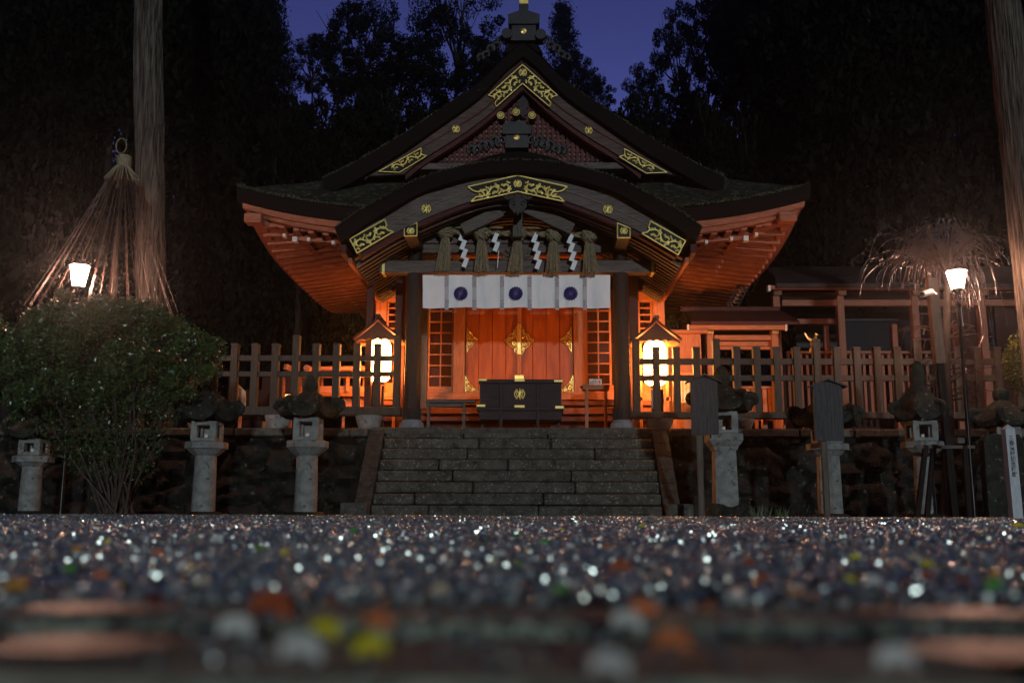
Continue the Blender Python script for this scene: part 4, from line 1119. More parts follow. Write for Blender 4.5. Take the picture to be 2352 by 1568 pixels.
# ================= stone lanterns =================
def ring6(r, z, n=6, ph=R(30), c=(0,0)): return [(c[0]+r*math.cos(2*math.pi*k/n+ph), c[1]+r*math.sin(2*math.pi*k/n+ph), z) for k in range(n)]
def stone_lantern(loc, label, sh_r=.185, z_sh=.99, z_pl=1.23, z_box=1.60, z_roof=1.98, z_top=2.32, plw=.33, boxw=.205, roofw=.53, base='round', n=6, sq=False, shaft='round', sc=1.0):
    t = thing('stone_lantern', label, 'stone lantern', loc, 'stone lanterns lined up before the wall')
    LX, LY = loc[0], loc[1]; o = (LX, LY, 0)
    if base == 'rock':
        MB().ball((LX,LY,.02), (.36,.33,.22), 16, 9, .5, 3).build('base', M['stone_dk'], t, smooth=True); zb0 = .18
    else:
        MB().lathe([(.33,-.03),(.33,.03),(.28,.075),(.22,.085)], o, 20).build('base', M['stone_dk'], t, smooth=True); zb0 = .06
    ns = 28 if shaft == 'round' else (6 if shaft == 'hex' else 4)
    MB().lathe([(sh_r*.98,zb0),(sh_r*1.02,zb0+.05),(sh_r,zb0+.3),(sh_r*.95,z_sh-.15),(sh_r*.93,z_sh)], o, ns, R(45 if ns == 4 else 30)).build('shaft', M['stone'], t, smooth=shaft=='round')
    n_p = 4 if sq else 8
    MB().lathe([(sh_r*1.05,z_sh-.002),(plw*.78,z_sh+.05),(plw*.93,z_sh+.10),(plw*1.04,z_pl-.11),(plw*1.04,z_pl-.01),(plw*.96,z_pl)], o, n_p, R(45 if sq else 22.5)).build('platform', M['stone'], t)
    fb = MB(); w = boxw; c = .10
    for sx in (-1,1):
        for sy in (-1,1): fb.bx(LX+sx*w, LX+sx*(w-c), LY+sy*w, LY+sy*(w-c), z_pl+.05, z_box-.06)
    fb.bx(LX-w, LX+w, LY-w, LY+w, z_pl, z_pl+.06, .01); fb.bx(LX-w, LX+w, LY-w, LY+w, z_box-.07, z_box, .01)
    fb.bx(LX-w+.01, LX+w-.01, LY+w-.03, LY+w-.012, z_pl+.04, z_box-.05)  # back panel added so the firebox interior stays dark
    fb.build('firebox', M['stone'], t)
    MB().lathe([(.028,z_pl+.06),(.028,z_pl+.12)], (LX, LY-.05, 0), 12).build('candle_cup', M['white'], t)
    rows = []; K = n*6
    for j in range(9):
        f = j/8; r = []
        for k in range(K+1):
            a = 2*math.pi*k/K + R(0 if n == 6 else 45); cw = abs(((k % 6)/6) - 0)  # corner weight
            u = (k % 6)/6; cor = abs(2*u-1)**3 if k % 6 else 1.0
            poly = math.cos(math.pi/n)/math.cos(((k % 6)/6-.5)*2*math.pi/n)
            rr = roofw*(1-f)*poly + .10*f
            z = z_box + (z_roof-z_box)*(f**.75)*.95 + .09 + .12*cor*(1-f)**3
            rr *= (1+.05*noise.noise(Vector((math.cos(a)*2, math.sin(a)*2, j*.3))))
            r.append((LX+rr*math.cos(a), LY+rr*math.sin(a), z))
        rows.append(r)
    under = [[(LX+(x-LX)*g_, LY+(y-LY)*g_, zz) for (x, y, z), zz in zip(rows[0], [q[2]-dz for q in rows[0]])] for g_, dz in ((.97,.09),(.45,.06))]
    rf = MB().sheet([under[1], under[0]] + rows).build('roof', M['stone_dk'], t, smooth=True)
    for k in range(n):    # curled corner scrolls
        a = 2*math.pi*k/n + R(0 if n == 6 else 45); cx, cy = LX+math.cos(a)*roofw*.90, LY+math.sin(a)*roofw*.90
        mb = MB(); 
        mb.tube([(cx-math.cos(a)*.12*math.cos(b_*1.0)*(1 if 1 else 0)*(1-b_/9), cy-math.sin(a)*.12*math.cos(b_)*(1-b_/9), z_box+.20+.11*math.sin(b_)*(1-b_/9)) for b_ in np.linspace(-2.6+math.pi,math.pi+2.9,16)], [.062*(1-.5*i/15) for i in range(16)], 8)
        mb.build('corner_scroll', M['stone_dk'], rf, smooth=True)
    fn = MB().lathe([(.10,z_roof+.06),(.125,z_roof+.10),(.135,z_roof+.17),(.125,z_roof+.24),(.08,z_top-.04),(.02,z_top-.005),(0,z_top)], o, 18).build('finial', M['stone_dk'], t, smooth=True)
    MB().lathe([(.12,z_roof-.08),(.125,z_roof-.02),(.115,z_roof+.03),(.10,z_roof+.062)], o, 18).build('collar', M['stone'], fn, smooth=True)
    return t
def lanpos(x, Y): return (PX(x, Y, 1180), Y, 0)
stone_lantern(lanpos(701,16.3), 'pale round-shafted stone lantern just left of the steps, square firebox and dark mossy roof')
stone_lantern(lanpos(466,16.2), 'pale round-shafted stone lantern half under the big bush', z_sh=.98, z_pl=1.20, z_box=1.53)
stone_lantern(lanpos(1667,16.3), 'stone lantern on a boulder just right of the steps, behind the first notice board', base='rock', shaft='square', sh_r=.25, z_sh=1.09, z_pl=1.35, z_box=1.71, z_roof=2.1, z_top=2.48, plw=.36, sq=True)
stone_lantern(lanpos(1908,16.6), 'stone lantern with pale shaft behind the second notice board', z_sh=1.03, z_pl=1.22, z_box=1.5, z_roof=1.88, z_top=2.2, sh_r=.2, shaft='hex', roofw=.6)
stone_lantern(lanpos(2128,16.9), 'dark slim stone lantern behind the weeping cherry', z_sh=1.05, z_pl=1.28, z_box=1.62, z_roof=2.2, z_top=2.65, sh_r=.16, roofw=.45, base='round')
stone_lantern(lanpos(66,16.4), 'mossy stone lantern at the far left edge under the bush', z_sh=.80, z_pl=.98, z_box=1.25, z_roof=1.6, z_top=1.9, sh_r=.17, plw=.31, boxw=.18, base='round')
stone_lantern(lanpos(2320,17.3), 'rounded stone lantern at the far right edge behind the white post', z_sh=1.0, z_pl=1.28, z_box=1.55, z_roof=1.95, z_top=2.25, sh_r=.2, base='rock')
# standing stele at the right edge
t = thing('stone_stele', 'upright dark stone slab behind the white post at the right edge', 'stone slab', (PX(2312,16.9,1180), 16.9, 0))
xx = PX(2312,16.9,1180); MB().prism([(xx-.33,0),(xx+.33,0),(xx+.33,1.30),(xx+.26,1.40),(xx-.26,1.40),(xx-.33,1.30)], 16.8, 17.0).build('slab', M['stone_dk'], t)

# ================= notice boards =================
def board(x0, x1, yt, yb, px, Y, label, w2=(1605,1619)):
    a, b = PX(x0,Y,930), PX(x1,Y,930); c = (a+b)/2; zt, zb_ = PZ(yt,Y), PZ(yb,Y); cp_ = PX(px,Y,1100)
    t = thing('notice_board', label, 'sign', (cp_, Y, 0), 'weathered wooden notice boards')
    MB().prism([(a,zb_),(b,zb_),(b,zt-.06),(c,zt),(a,zt-.06)], Y-.025, Y+.025).build('board', M['signwood'], t)
    MB().bx(cp_-.045, cp_+.045, Y+.03, Y+.11, -.02, zt-.1, .006).build('post', M['wood_z'], t)
    rf = MB()
    for s in (-1,1): rf.beam((c, Y+.02, zt+.035), (c+s*(b-a)*.66, Y+.02, zt-.085), .24, .022)
    rf.build('roof', M['signwood'], t)
    return t, a, b, zt, zb_
bt = board(1587,1649,866,997,1611,15.7,'weathered wooden notice board on a post, nearest the steps on the right')
bt = board(1868,1934,876,1011,1899,15.7,'weathered wooden notice board on a post, second from the steps on the right')

# ================= white inscribed post =================
YPst = 14.2
b0 = P(2334, 1188, YPst); b1 = P(2315, 985, YPst)
wp = thing('memorial_post', 'slanting square white-painted post with black vertical Japanese lettering', 'post', (b0.x, YPst, 0))
w = .067; ax = (Vector((b1.x, YPst, b1.z)) - Vector((b0.x, YPst, 0)))
vs = []
for q in (Vector((b0.x,YPst,-.02)), Vector((b1.x,YPst,b1.z))):
    for sx, sy in ((-1,-1),(1,-1),(1,1),(-1,1)): vs.append(q + Vector((sx*w, sy*w, 0)))
vs.append(Vector((b1.x, YPst, b1.z+.07)))
MB().add(vs, [(0,3,2,1),(0,1,5,4),(1,2,6,5),(2,3,7,6),(3,0,4,7),(4,5,8),(5,6,8),(6,7,8),(7,4,8)]).build('shaft', M['post_white'], wp)
lt = text_mb("三春滝桜記念植樹", .074, (0, 0, 0), vertical=True, parent=None, name='lettering', bold=.0012, line=.98)
lt.parent = wp
lo = Vector((b0.x, YPst, 0)); mid = b1.lerp(Vector((b0.x, YPst, 0)), .075)
lt.location = Vector((mid.x, YPst-w-.004, mid.z)) - lo; lt.rotation_euler = (0, math.atan2(ax.x, ax.z), 0)
# ================= street lamps =================
def street_lamp(x, ytop, ybot, Y, label, base_z=0.0):
    c = PX(x, Y, (ytop+ybot)/2); zt, zb_ = PZ(ytop,Y), PZ(ybot,Y); h = zt-zb_; k = 1/FPX*Y
    t = thing('street_lamp', label, 'street lamp', (c, Y, base_z), 'lit lantern lamps on iron poles')
    MB().lathe([(13*k,0),(22*k,h*.93)], (c,Y,zb_), 6, R(30)).build('lamp_glass', M['lamp'], t)
    ms = MB()
    for i in range(6):
        a = R(30+60*i); ms.tube([(c+13.4*k*math.cos(a), Y+13.4*k*math.sin(a), zb_), (c+22.5*k*math.cos(a), Y+22.5*k*math.sin(a), zb_+h*.93)], .008, 5)
    ms.build('lamp_frame', M['metal'], t)
    MB().lathe([(27*k,h*.92),(25*k,h*.95),(10*k,h*1.12),(3*k,h*1.17),(2*k,h*1.26),(0,h*1.3)], (c,Y,zb_), 6, R(30)).build('lamp_cap', M['metal'], t)
    MB().lathe([(.045,base_z-zb_),(.045,base_z+.5-zb_),(.032,base_z+.6-zb_),(.028,-.32),(.05,-.28),(.026,-.24),(.026,-.10),(13*k,-.02),(13*k,0)], (c,Y,zb_), 12).build('pole', M['metal'], t, smooth=True)
    for s in (-1,1):
        MB().tube([(c, Y, zb_-.26),(c+s*.10, Y, zb_-.2),(c+s*.13, Y, zb_-.09),(c+s*.09, Y, zb_-.01)], .009, 6).build('bracket', M['metal'], t)
    return c, (zt+zb_)/2
street_lamp(182, 606, 656, 16.9, 'lit lantern street lamp above the big round bush on the left')
street_lamp(2198, 622, 664, 17.0, 'lit lantern street lamp beside the weeping cherry on the right')

# ================= big trunks =================
def trunk(name, label, cx0, cx1, wa, wb, Y, ztop, seed, z0=0, crown=True, cat='tree'):
    """cx0/cx1: pixel centre at y=650 and y=0; half widths in px"""
    a = P(cx0, 650, Y); b = P(cx1, 0, Y); t = thing(name, label, cat, (a.x, Y, z0))
    k = 1/FPX*Y; rows = []; n = 56
    for j in range(120):
        z = z0 + (ztop-z0)*j/119; f = (z-a.z)/(b.z-a.z); cx = a.x+(b.x-a.x)*f; r = (wa+(wb-wa)*f)*k if f > 0 else (wa-(wb-wa)*f*1.0)*k*1.0
        if z < z0+1.0: r *= 1+.35*((z0+1.0-z))**2
        row = []
        for i in range(n+1):
            an = 2*math.pi*i/n
            rid = .055*noise.noise(Vector((math.cos(an)*3.4*2, math.sin(an)*3.4*2, z*.30+seed))) + .03*noise.noise(Vector((math.cos(an)*9, math.sin(an)*9, z*.8+seed)))
            rr = r*(1+rid*1.9+.07*noise.noise(Vector((seed, 0, z*.9)))+.10*max(0, noise.noise(Vector((math.cos(an)*1.5+seed, math.sin(an)*1.5, z*1.1))))**1.5)
            row.append((cx+rr*math.cos(an), Y+rr*math.sin(an), z))
        rows.append(row)
    MB().sheet(rows).build('trunk', M['bark'], t, smooth=True)
    return t, (a.x+(b.x-a.x)*(ztop-a.z)/(b.z-a.z))
tL, xt = trunk('cedar_tree', 'tall cedar with pale fluted trunk behind the rope cone at the left', 346, 340, 33, 34, 19.6, 19, 3, TZ)
tR, xt2 = trunk('cedar_tree', 'tall reddish-barked cedar trunk leaning inward at the right edge', 2368, 2302, 34, 40, 17.2, 17, 8, 0)

# foliage prototypes ---------------------------------------------------------
def crown_broad(n_cl, n_lf, seed, spread=.24, sq=1.0):
    rng = np.random.default_rng(seed); C = []
    for _ in range(n_cl):
        d = rng.normal(size=3); d /= np.linalg.norm(d); r = rng.uniform(.25,1)**.5
        c = d*r*np.array([1,1,sq]); s = spread*rng.uniform(.45,1.1)
        p = rng.normal(size=(n_lf,3)); p /= np.linalg.norm(p,axis=1)[:,None]; p *= (rng.uniform(.35,1,size=(n_lf,1))**.6)*s; p[:,2] *= .62
        C.append(c+p)
    return np.concatenate(C)
def crown_cedar(n_br, n_lf, seed, rad=.32):
    """conical crown 1 unit tall made of drooping sprays"""
    rng = np.random.default_rng(seed); C = []
    for i in range(n_br):
        h = rng.uniform(.0,1)**.9; a = rng.uniform(0, 2*math.pi); L = rad*(1-h)**.75*rng.uniform(.6,1.15)+.02
        u = rng.uniform(0,1,size=(n_lf,1))**.7
        p = np.zeros((n_lf,3)); p[:,0] = (u[:,0]*L)*math.cos(a); p[:,1] = (u[:,0]*L)*math.sin(a)
        p[:,2] = h + .06*np.sin(u[:,0]*2.2)*(L/rad) - .10*u[:,0]**2*L/rad
        sc = (.012+.035*np.sin(u*3.0))*(.5+.5*L/rad)
        p += rng.normal(size=(n_lf,3))*sc*np.array([1,1,.55]); C.append(p)
    return np.concatenate(C)
def limbs(mb, seed, sq=1.0, n=9):
    rng = random.Random(seed)
    for k in range(n):
        a = rng.uniform(0,6.28); e = rng.uniform(.1,1.1); L = rng.uniform(.6,.95)
        tip = Vector((math.cos(a)*math.cos(e)*L, math.sin(a)*math.cos(e)*L, math.sin(e)*L*sq)); b = Vector((0,0,-.7*sq+rng.uniform(0,.6)*sq))
        m_ = b.lerp(tip,.5)+Vector((0,0,-.06)); mb.tube([b, m_, tip], [.03,.02,.006], 5)
        for q in range(3):
            t2 = tip + Vector((rng.uniform(-.3,.3), rng.uniform(-.3,.3), rng.uniform(-.1,.3))); mb.tube([m_.lerp(tip,.3+.2*q), t2], [.011,.004], 4)
PROTO = {}
def tree(kind, px, ytop, half_px, Y, name, label, group, asp=1.3, rz=0, base=None, cz=None):
    """broad: crown ellipsoid, half width half_px; cedar: cone whose base is lower"""
    k = Y/FPX; top = P(px, ytop, Y); r = half_px*k; base = TZ if base is None else base
    if kind not in PROTO:
        if kind[:5] == 'broad':
            sd = int(kind[5:] or 0)
            pts = crown_broad(*( (130,170) if sd < 5 else (150,120) ), 20+sd, .21 if sd < 5 else .27, 1.0); 
            cm = leaf_mesh('crown', pts, .042 if sd < 5 else .06, M['leaf_far'], aspect=.65)
            mb = MB(); limbs(mb, sd); lm = mb.build('limbs', M['bark_dk'])
            PROTO[kind] = (cm.data, lm.data)
        else:
            sd = int(kind[5:] or 0)
            pts = crown_cedar(330, 48, 50+sd, .26 if sd < 5 else .34); cm = leaf_mesh('crown', pts, .017 if sd < 5 else .026, M['leaf_far'], aspect=.45, up=.3)
            PROTO[kind] = (cm.data, None)
        bpy.data.objects.remove(cm)
        if kind[:5] == 'broad': bpy.data.objects.remove(lm)
    t = thing(name, label, 'tree', (top.x, Y, base), group)
    if kind[:5] == 'broad':
        H = r*asp; zc_ = top.z - H
        c = bpy.data.objects.new('crown', PROTO[kind][0]); COL.objects.link(c); c.parent = t; c.location = (0,0,zc_-base); c.scale = (r,r,H); c.rotation_euler = (0,0,rz)
        l = bpy.data.objects.new('limbs', PROTO[kind][1]); COL.objects.link(l); l.parent = c
        zt = zc_
    else:
        H = asp*r/.26; zc_ = top.z-H
        c = bpy.data.objects.new('crown', PROTO[kind][0]); COL.objects.link(c); c.parent = t; c.location = (0,0,zc_-base); c.scale = (r/.26,r/.26,H); c.rotation_euler = (0,0,rz)
        zt = top.z-.02*H
    rr = max(.12, r*.06)
    MB().tube([(top.x,Y,base-.5),(top.x+.1,Y,(base+zt)/2),(top.x,Y,zt)], [rr*1.3,rr,rr*.25], 9).build('trunk', M['bark_dk'], t)
    return t
# trees standing against the dusk sky
FG = 'forest trees behind the shrine'
tree('broad1', 838, -8, 118, 44, 'broadleaf_tree', 'loose-crowned broadleaf tree against the sky, left of the roof ridge', None, 1.5, .4)
tree('broad2', 1052, -30, 128, 42, 'broadleaf_tree', 'big broadleaf tree with sky holes just left of the roof ridge', None, 1.35, 1.9)
tree('broad1', 722, 84, 62, 40, 'broadleaf_tree', 'smaller broadleaf tree in the notch of blue sky at upper left', None, 1.3, 2.9)
tree('broad2', 900, 95, 150, 37, 'broadleaf_tree', 'low wide broadleaf tree above the left gable slope', None, 1.0, 4.2)
tree('broad3', 1120, 110, 90, 39, 'broadleaf_tree', 'broadleaf tree directly behind the roof ridge', None, 1.0, 5.0)
tree('cedar1', 1292, 14, 95, 46, 'slender_conifer', 'slender pointed conifer standing alone in the sky right of the ridge', None, 1.25, .3)
tree('broad3', 1318, 122, 62, 43, 'broadleaf_tree', 'small broadleaf crown at the foot of the slender conifer', None, 1.3, 1.3)
tree('broad1', 1372, 176, 48, 43, 'broadleaf_tree', 'lowest small crown at the bottom of the sky gap', None, 1.6, 2.2)
tree('broad3', 1478, 150, 62, 45, 'broadleaf_tree', 'small broadleaf crown on the right rim of the sky gap', None, 1.9, .7)
tree('broad2', 1560, 12, 78, 44, 'broadleaf_tree', 'tall broadleaf tree on the right rim of the sky gap', None, 2.2, 3.3)
tree('broad1', 1690, -60, 120, 43, 'broadleaf_tree', 'broadleaf tree with a few sky holes right of the gap', None, 1.7, 5.3)
tree('cedar2', 545, -190, 165, 38, 'drooping_conifer', 'drooping conifer reaching into the sky at upper left', None, 2.2, 1.1)
tree('cedar1', 622, -70, 105, 41, 'drooping_conifer', 'smaller drooping conifer fringing the left rim of the sky gap', None, 1.5, 2.0)
tree('broad3', 615, 40, 75, 43, 'broadleaf_tree', 'broadleaf crown at the far left rim of the blue sky', None, 2.0, 3.0)
# dense forest to the left, right and below
i = 0
for Y, r_, xs, top in ((33, 190, (-120,110,300,400), -260), (40, 190, (-260,-20,200,400,440), -330), (52, 175, (-300,-80,120,300,420,455), -240),
                       (33, 190, (1900,2120,2340,2520), -260), (40, 190, (1810,2000,2200,2420,2640), -330), (52, 175, (1760,1900,2080,2280,2480,2680), -240)):
    for x in xs:
        tree('broad%d' % (6+i % 2), x+random.uniform(-25,25), top+random.uniform(-30,40), r_, Y, 'forest_tree', 'towering dark forest tree filling the %s' % ('left side beyond the big cedar trunk' if x < 1000 else 'right side beyond the side hall'), 'towering trees at the left' if x < 1000 else 'towering trees at the right', 1.9, i*1.3); i += 1
for Y, r_, xs, top in ((34, 120, (40,200,400,560,700,860,1010,1160,1310,1450,1600,1760,1930,2100,2280), 210), (48, 130, (560,700,820,960,1100,1240,1360,1480,1620,1760), 235)):
    for x in xs:
        tp = top + (25 if 1330 < x < 1480 else 0)
        tree('broad%d' % (6+i % 2), x, tp+random.uniform(-5,25), r_, Y, 'forest_tree', 'lower dark forest tree forming the black mass behind the roof', FG, 2.6, i*1.7); i += 1
for x, tp, Y in ((205,330,60),(2085,420,60),(20,380,58)):
    tree('broad7', x, tp, 230, Y, 'forest_tree', 'dark undergrowth tree low behind the woods', 'undergrowth trees', 1.2, x*.1)
for x, Y in ((-200,30),(60,31),(480,31),(600,36),(1760,35),(1960,30),(2200,31),(2450,30)):
    tree('cedar6', x, -420 if x not in (600,1760) else -60, 190 if x not in (600,1760) else 110, Y, 'dark_cedar', 'tall black cedar crown standing in the nearer woods %s' % ('left of the shrine' if x < 1000 else 'right of the shrine'), 'black cedars left of the shrine' if x < 1000 else 'black cedars right of the shrine', 1.9, x*.01)

# ================= big round bush (foreground left) =================
YBu = 15.4; bc = P(225, 812, YBu)
bu = thing('round_bush', 'big wet evergreen bush clipped round on many thin stems at the left', 'bush', (PX(270,YBu,1180), YBu, 0))
rng = np.random.default_rng(5); C = []
lob = []
for _ in range(360):
    a = rng.uniform(0,2*math.pi); e = rng.uniform(-.9,1.35); d = np.array([math.cos(a)*math.cos(e), math.sin(a)*math.cos(e), math.sin(e)])
    rr = rng.uniform(.62,.95)*(1+.30*noise.noise(Vector(d)*2.3))
    c = np.array([bc.x, bc.y, bc.z-.14]) + d*rr*np.array([1.86,1.3,1.10 if d[2] > 0 else 1.12]); c[0] -= .0
    lob.append(c); s = rng.uniform(.10,.21); m_ = 180
    p = rng.normal(size=(m_,3)); p /= np.linalg.norm(p,axis=1)[:,None]; p *= s*rng.uniform(.5,1.05,size=(m_,1)); C.append(c+p)
for _ in range(70):
    d = rng.normal(size=3); d /= np.linalg.norm(d); c = np.array([bc.x,bc.y,bc.z+.15]) + d*rng.uniform(.2,.7)*np.array([1.6,1.2,.9]); p = rng.normal(size=(60,3))*.14; C.append(c+p)
C = np.concatenate(C)
sel = rng.uniform(size=len(C)) < .06
leaf_mesh('foliage', C[~sel], .062, M['leaf'], bu, aspect=.42)
leaf_mesh('foliage', C[sel], .060, M['leaf2'], bu, aspect=.42)
yl_ = rng.choice(len(C), 14, replace=False); leaf_mesh('yellow_leaf', C[yl_], .07, M['yellow'], bu, aspect=.5)
root = Vector((PX(270,YBu,1180), YBu, 0)); rr_ = random.Random(4)
for k in range(26):
    tgt = Vector(lob[rr_.randrange(len(lob))]); base = root + Vector((rr_.uniform(-.22,.22), rr_.uniform(-.15,.15), 0))
    m1 = base.lerp(tgt, .35) + Vector((rr_.uniform(-.06,.06), 0, .10)); m2 = base.lerp(tgt, .7) + Vector((rr_.uniform(-.1,.1), rr_.uniform(-.1,.1), .03))
    mb = MB().tube([base, m1, m2, tgt], [.021,.015,.010,.004], 6)
    for q in range(6):
        s0 = m1.lerp(tgt, rr_.uniform(0,.8)); e0 = s0 + Vector((rr_.uniform(-.45,.45), rr_.uniform(-.3,.3), rr_.uniform(.05,.45))); mb.tube([s0, s0.lerp(e0,.5)+Vector((0,0,-.03)), e0], [.008,.006,.003], 4)
    mb.build('stem', M['stem'], bu)
# sparse undergrowth leaves lower left
C = []
for k in range(7500):
    f = rr_.random(); tgt = Vector(lob[rr_.randrange(len(lob))]); q = root.lerp(tgt, .30+.6*f); C.append((q.x+rr_.gauss(0,.08), q.y+rr_.gauss(0,.1), q.z+rr_.gauss(0,.07)))
leaf_mesh('sparse_leaf', np.array(C), .05, M['leaf'], bu, aspect=.45)
# evergreen shrub at right edge
t = thing('clipped_shrub', 'small yellow-green clipped shrub at the right edge above the fence', 'bush', (PX(2348,17.9,1000), 17.9, TZ*0))
c0 = P(2362, 835, 17.9); n_ = 3600; p = rng.normal(size=(n_,3)); p /= np.linalg.norm(p,axis=1)[:,None]; p *= rng.uniform(.7,1.05,size=(n_,1))*np.array([.42,.4,.62])
leaf_mesh('foliage', np.array(c0)+p, .05, M['leaf2'], t, aspect=.5)
MB().tube([(PX(2348,17.9,1000),17.9,0),(c0.x,17.9,c0.z)], [.05,.03], 8).build('stem', M['stem'], t)

# ================= rope cone over the bush =================
YU = 17.9; top = P(285, 345, YU)
yk = thing('snow_rope_cone', 'cone of straw ropes hanging from a straw-wrapped pole to guard the tree from snow', 'rope cone', (top.x, YU, 0))
MB().tube([(top.x, YU, 0), (top.x, YU, top.z-.1)], [.05,.04], 10).build('pole', M['bark_dk'], yk)
zc1, zc2 = PZ(350,YU), PZ(383,YU)
cp_ = MB(); cp_.lathe([(.05,zc1-.02),(.13,zc1-.05),(.14,(zc1+zc2)/2),(.12,zc2)], (top.x+.02,YU,0), 16)
for k in range(70):
    a = random.uniform(0,6.28); r0 = .12; r1 = random.uniform(.26,.33); zb_ = PZ(408,YU)+random.uniform(-.10,.04)
    cp_.tube([(top.x+math.cos(a)*r0, YU+math.sin(a)*r0, zc2+.02), (top.x+math.cos(a)*r1, YU+math.sin(a)*r1, zb_)], [.018,.010], 4)
cp_.build('straw_cap', M['straw'], yk)
mb = MB(); 
mb.tube([(top.x-.06+.10*math.cos(a)+.0, YU, zc1+.16+.15*math.sin(a)) for a in np.linspace(-1.2,5.0,20)], .012, 6); mb.build('loop', M['straw'], yk)
zb_ = PZ(665,YU)
ends = [64,92,100,112,150,170,200,214,222,252,258,276,292,300,322,332,345,350,372,388,400]
for k, ex in enumerate(ends):
    q = P(ex, 672, YU); dy = (-1 if k % 2 else 1)*.9*math.sqrt(max(0, 1-((ex-232)/175)**2))
    for d in (0, .03) if k % 3 == 0 else (0,):
        e = Vector((q.x+d, YU+dy, zb_-.35-(abs(dy)*.1))); s0 = Vector((top.x+(q.x-top.x)*.1, YU+dy*.1, zc2)); pts = []
        L = (e-s0)
        for i in range(40):
            f = i/39; w_ = .005; pts.append(s0 + L*f + Vector((math.cos(i*2.4)*w_, math.sin(i*2.4)*w_, -.05*math.sin(f*math.pi))))
        MB().tube(pts, .0075, 5).build('rope', M['wetrope'], yk)

# ================= weeping cherry (right) =================
YCh = 18.1; ct = P(2178, 590, YCh); ch = thing('weeping_cherry', 'bare weeping cherry with wet drooping twigs glittering around the right lamp', 'tree', (PX(2172,YCh,1185), YCh, 0))
rc = random.Random(9); b0_ = Vector((PX(2172,YCh,1185), YCh, 0))
MB().tube([b0_, b0_.lerp(ct,.3)+Vector((.05,0,0)), b0_.lerp(ct,.6)+Vector((-.03,0,0)), ct], [.11,.09,.075,.05], 12).build('trunk', M['bark_dk'], ch, smooth=True)
heads = []
for k in range(9):
    a = 2*math.pi*k/9+.3; L = rc.uniform(.35,.75); e = ct + Vector((math.cos(a)*L*1.1, math.sin(a)*L, rc.uniform(.1,.45))); st0 = ct+Vector((0,0,rc.uniform(-.5,0)))
    MB().tube([st0, st0.lerp(e,.5)+Vector((0,0,.08)), e], [.04,.028,.015], 7).build('limb', M['bark_dk'], ch, smooth=True); heads.append(e)
tw = MB(); dr = MB()
for k in range(250):
    h = heads[rc.randrange(len(heads))]; a = rc.choice((0,math.pi,math.pi))+rc.gauss(0,.75); reach = rc.uniform(.25,1.0)*(1.15 if math.cos(a) < 0 else .95); up = rc.uniform(.0,.6)*rc.random(); drop = rc.uniform(.05,.75)*(1.0 if math.cos(a) < .3 else 1.9)
    s0 = ct.lerp(h, rc.uniform(.3,1)); pts = []
    for i in range(9):
        f = i/8; pts.append(s0 + Vector((math.cos(a)*reach*(1-(1-f)**1.6), math.sin(a)*reach*(1-(1-f)**1.6)*.8, up*math.sin(min(1,f*1.6)*math.pi)*1.0 - drop*f**2.2)) + Vector((rc.uniform(-.012,.012),)*3))
    tw.tube(pts, [.006*(1-.6*i/8)+.0012 for i in range(9)], 5)
    for q in range(3):
        i = rc.randrange(2,9); v = pts[i]; dr.ball((v.x, v.y, v.z-.012), .007, 6, 4)
tw.build('twigs', M['twig'], ch); 
o = dr.build('raindrops', M['drop'], ch); o["kind"] = "stuff"
for k in range(34):   # lower side sprays
    h = b0_.lerp(ct, rc.uniform(.42,.75)); a = rc.choice((0, math.pi))+rc.uniform(-.7,.7); L = rc.uniform(.4,1.0)
    e = h + Vector((math.cos(a)*L, math.sin(a)*L-.1, rc.uniform(-.15,.25))); m_ = h.lerp(e,.5)+Vector((0,0,.08))
    mb = MB().tube([h, m_, e], [.014,.010,.003], 5)
    for q in range(4):
        s1 = m_.lerp(e, rc.random()); mb.tube([s1, s1+Vector((rc.uniform(-.15,.15), rc.uniform(-.1,.1), -rc.uniform(.05,.3)))], [.005,.002], 4)
    mb.build('side_branch', M['twig'], ch)
# timber support frame
sf = thing('tree_support', 'square timber prop and torii-shaped frame holding up the weeping cherry', 'tree support', (PX(2150,15.9,1185), 15.9, 0))
Yf = 15.9
MB().beam(P(2139,640,16.9), P(2158,835,16.9), .16, .14, (0,1,0)).build('prop', M['warmdim'], sf)
MB().beam((P(2158,835,16.9)), Vector((P(2158,835,16.9).x+.08,16.9,0)), .11, .1, (0,1,0)).build('prop', M['bark_dk'], sf)
for xa, xb in ((2126,2106),(2145,2128),(2215,2226)):
    MB().beam(P(xa,1022,Yf), Vector((P(xb,1185,Yf).x, Yf, 0)), .07, .07, (0,1,0)).build('frame_leg', M['bark_dk'], sf)
MB().beam(P(2102,1026,Yf), P(2238,1026,Yf), .05, .05).build('cross_bar', M['wood_x'], sf)
MB().bx(P(2196,1012,Yf).x, P(2212,1012,Yf).x, Yf-.06, Yf+.06, PZ(1018,Yf,2200), PZ(1005,Yf,2200)).build('block', M['wood_x'], sf)

# security camera
sc_ = thing('security_camera', 'white cylindrical security camera pointing left from the timber prop', 'camera', P(2140,672,16.7))
a = P(2139,670,16.7); b = P(2118,676,16.5)
MB().tube([a,b], .055, 14).build('housing', M['white'], sc_, smooth=True)
MB().tube([b, b+(b-a)*.02], .042, 12).build('lens', M['plate'], sc_)
MB().tube([a, a+Vector((.12,.1,-.02))], .018, 8).build('bracket', M['metal'], sc_)

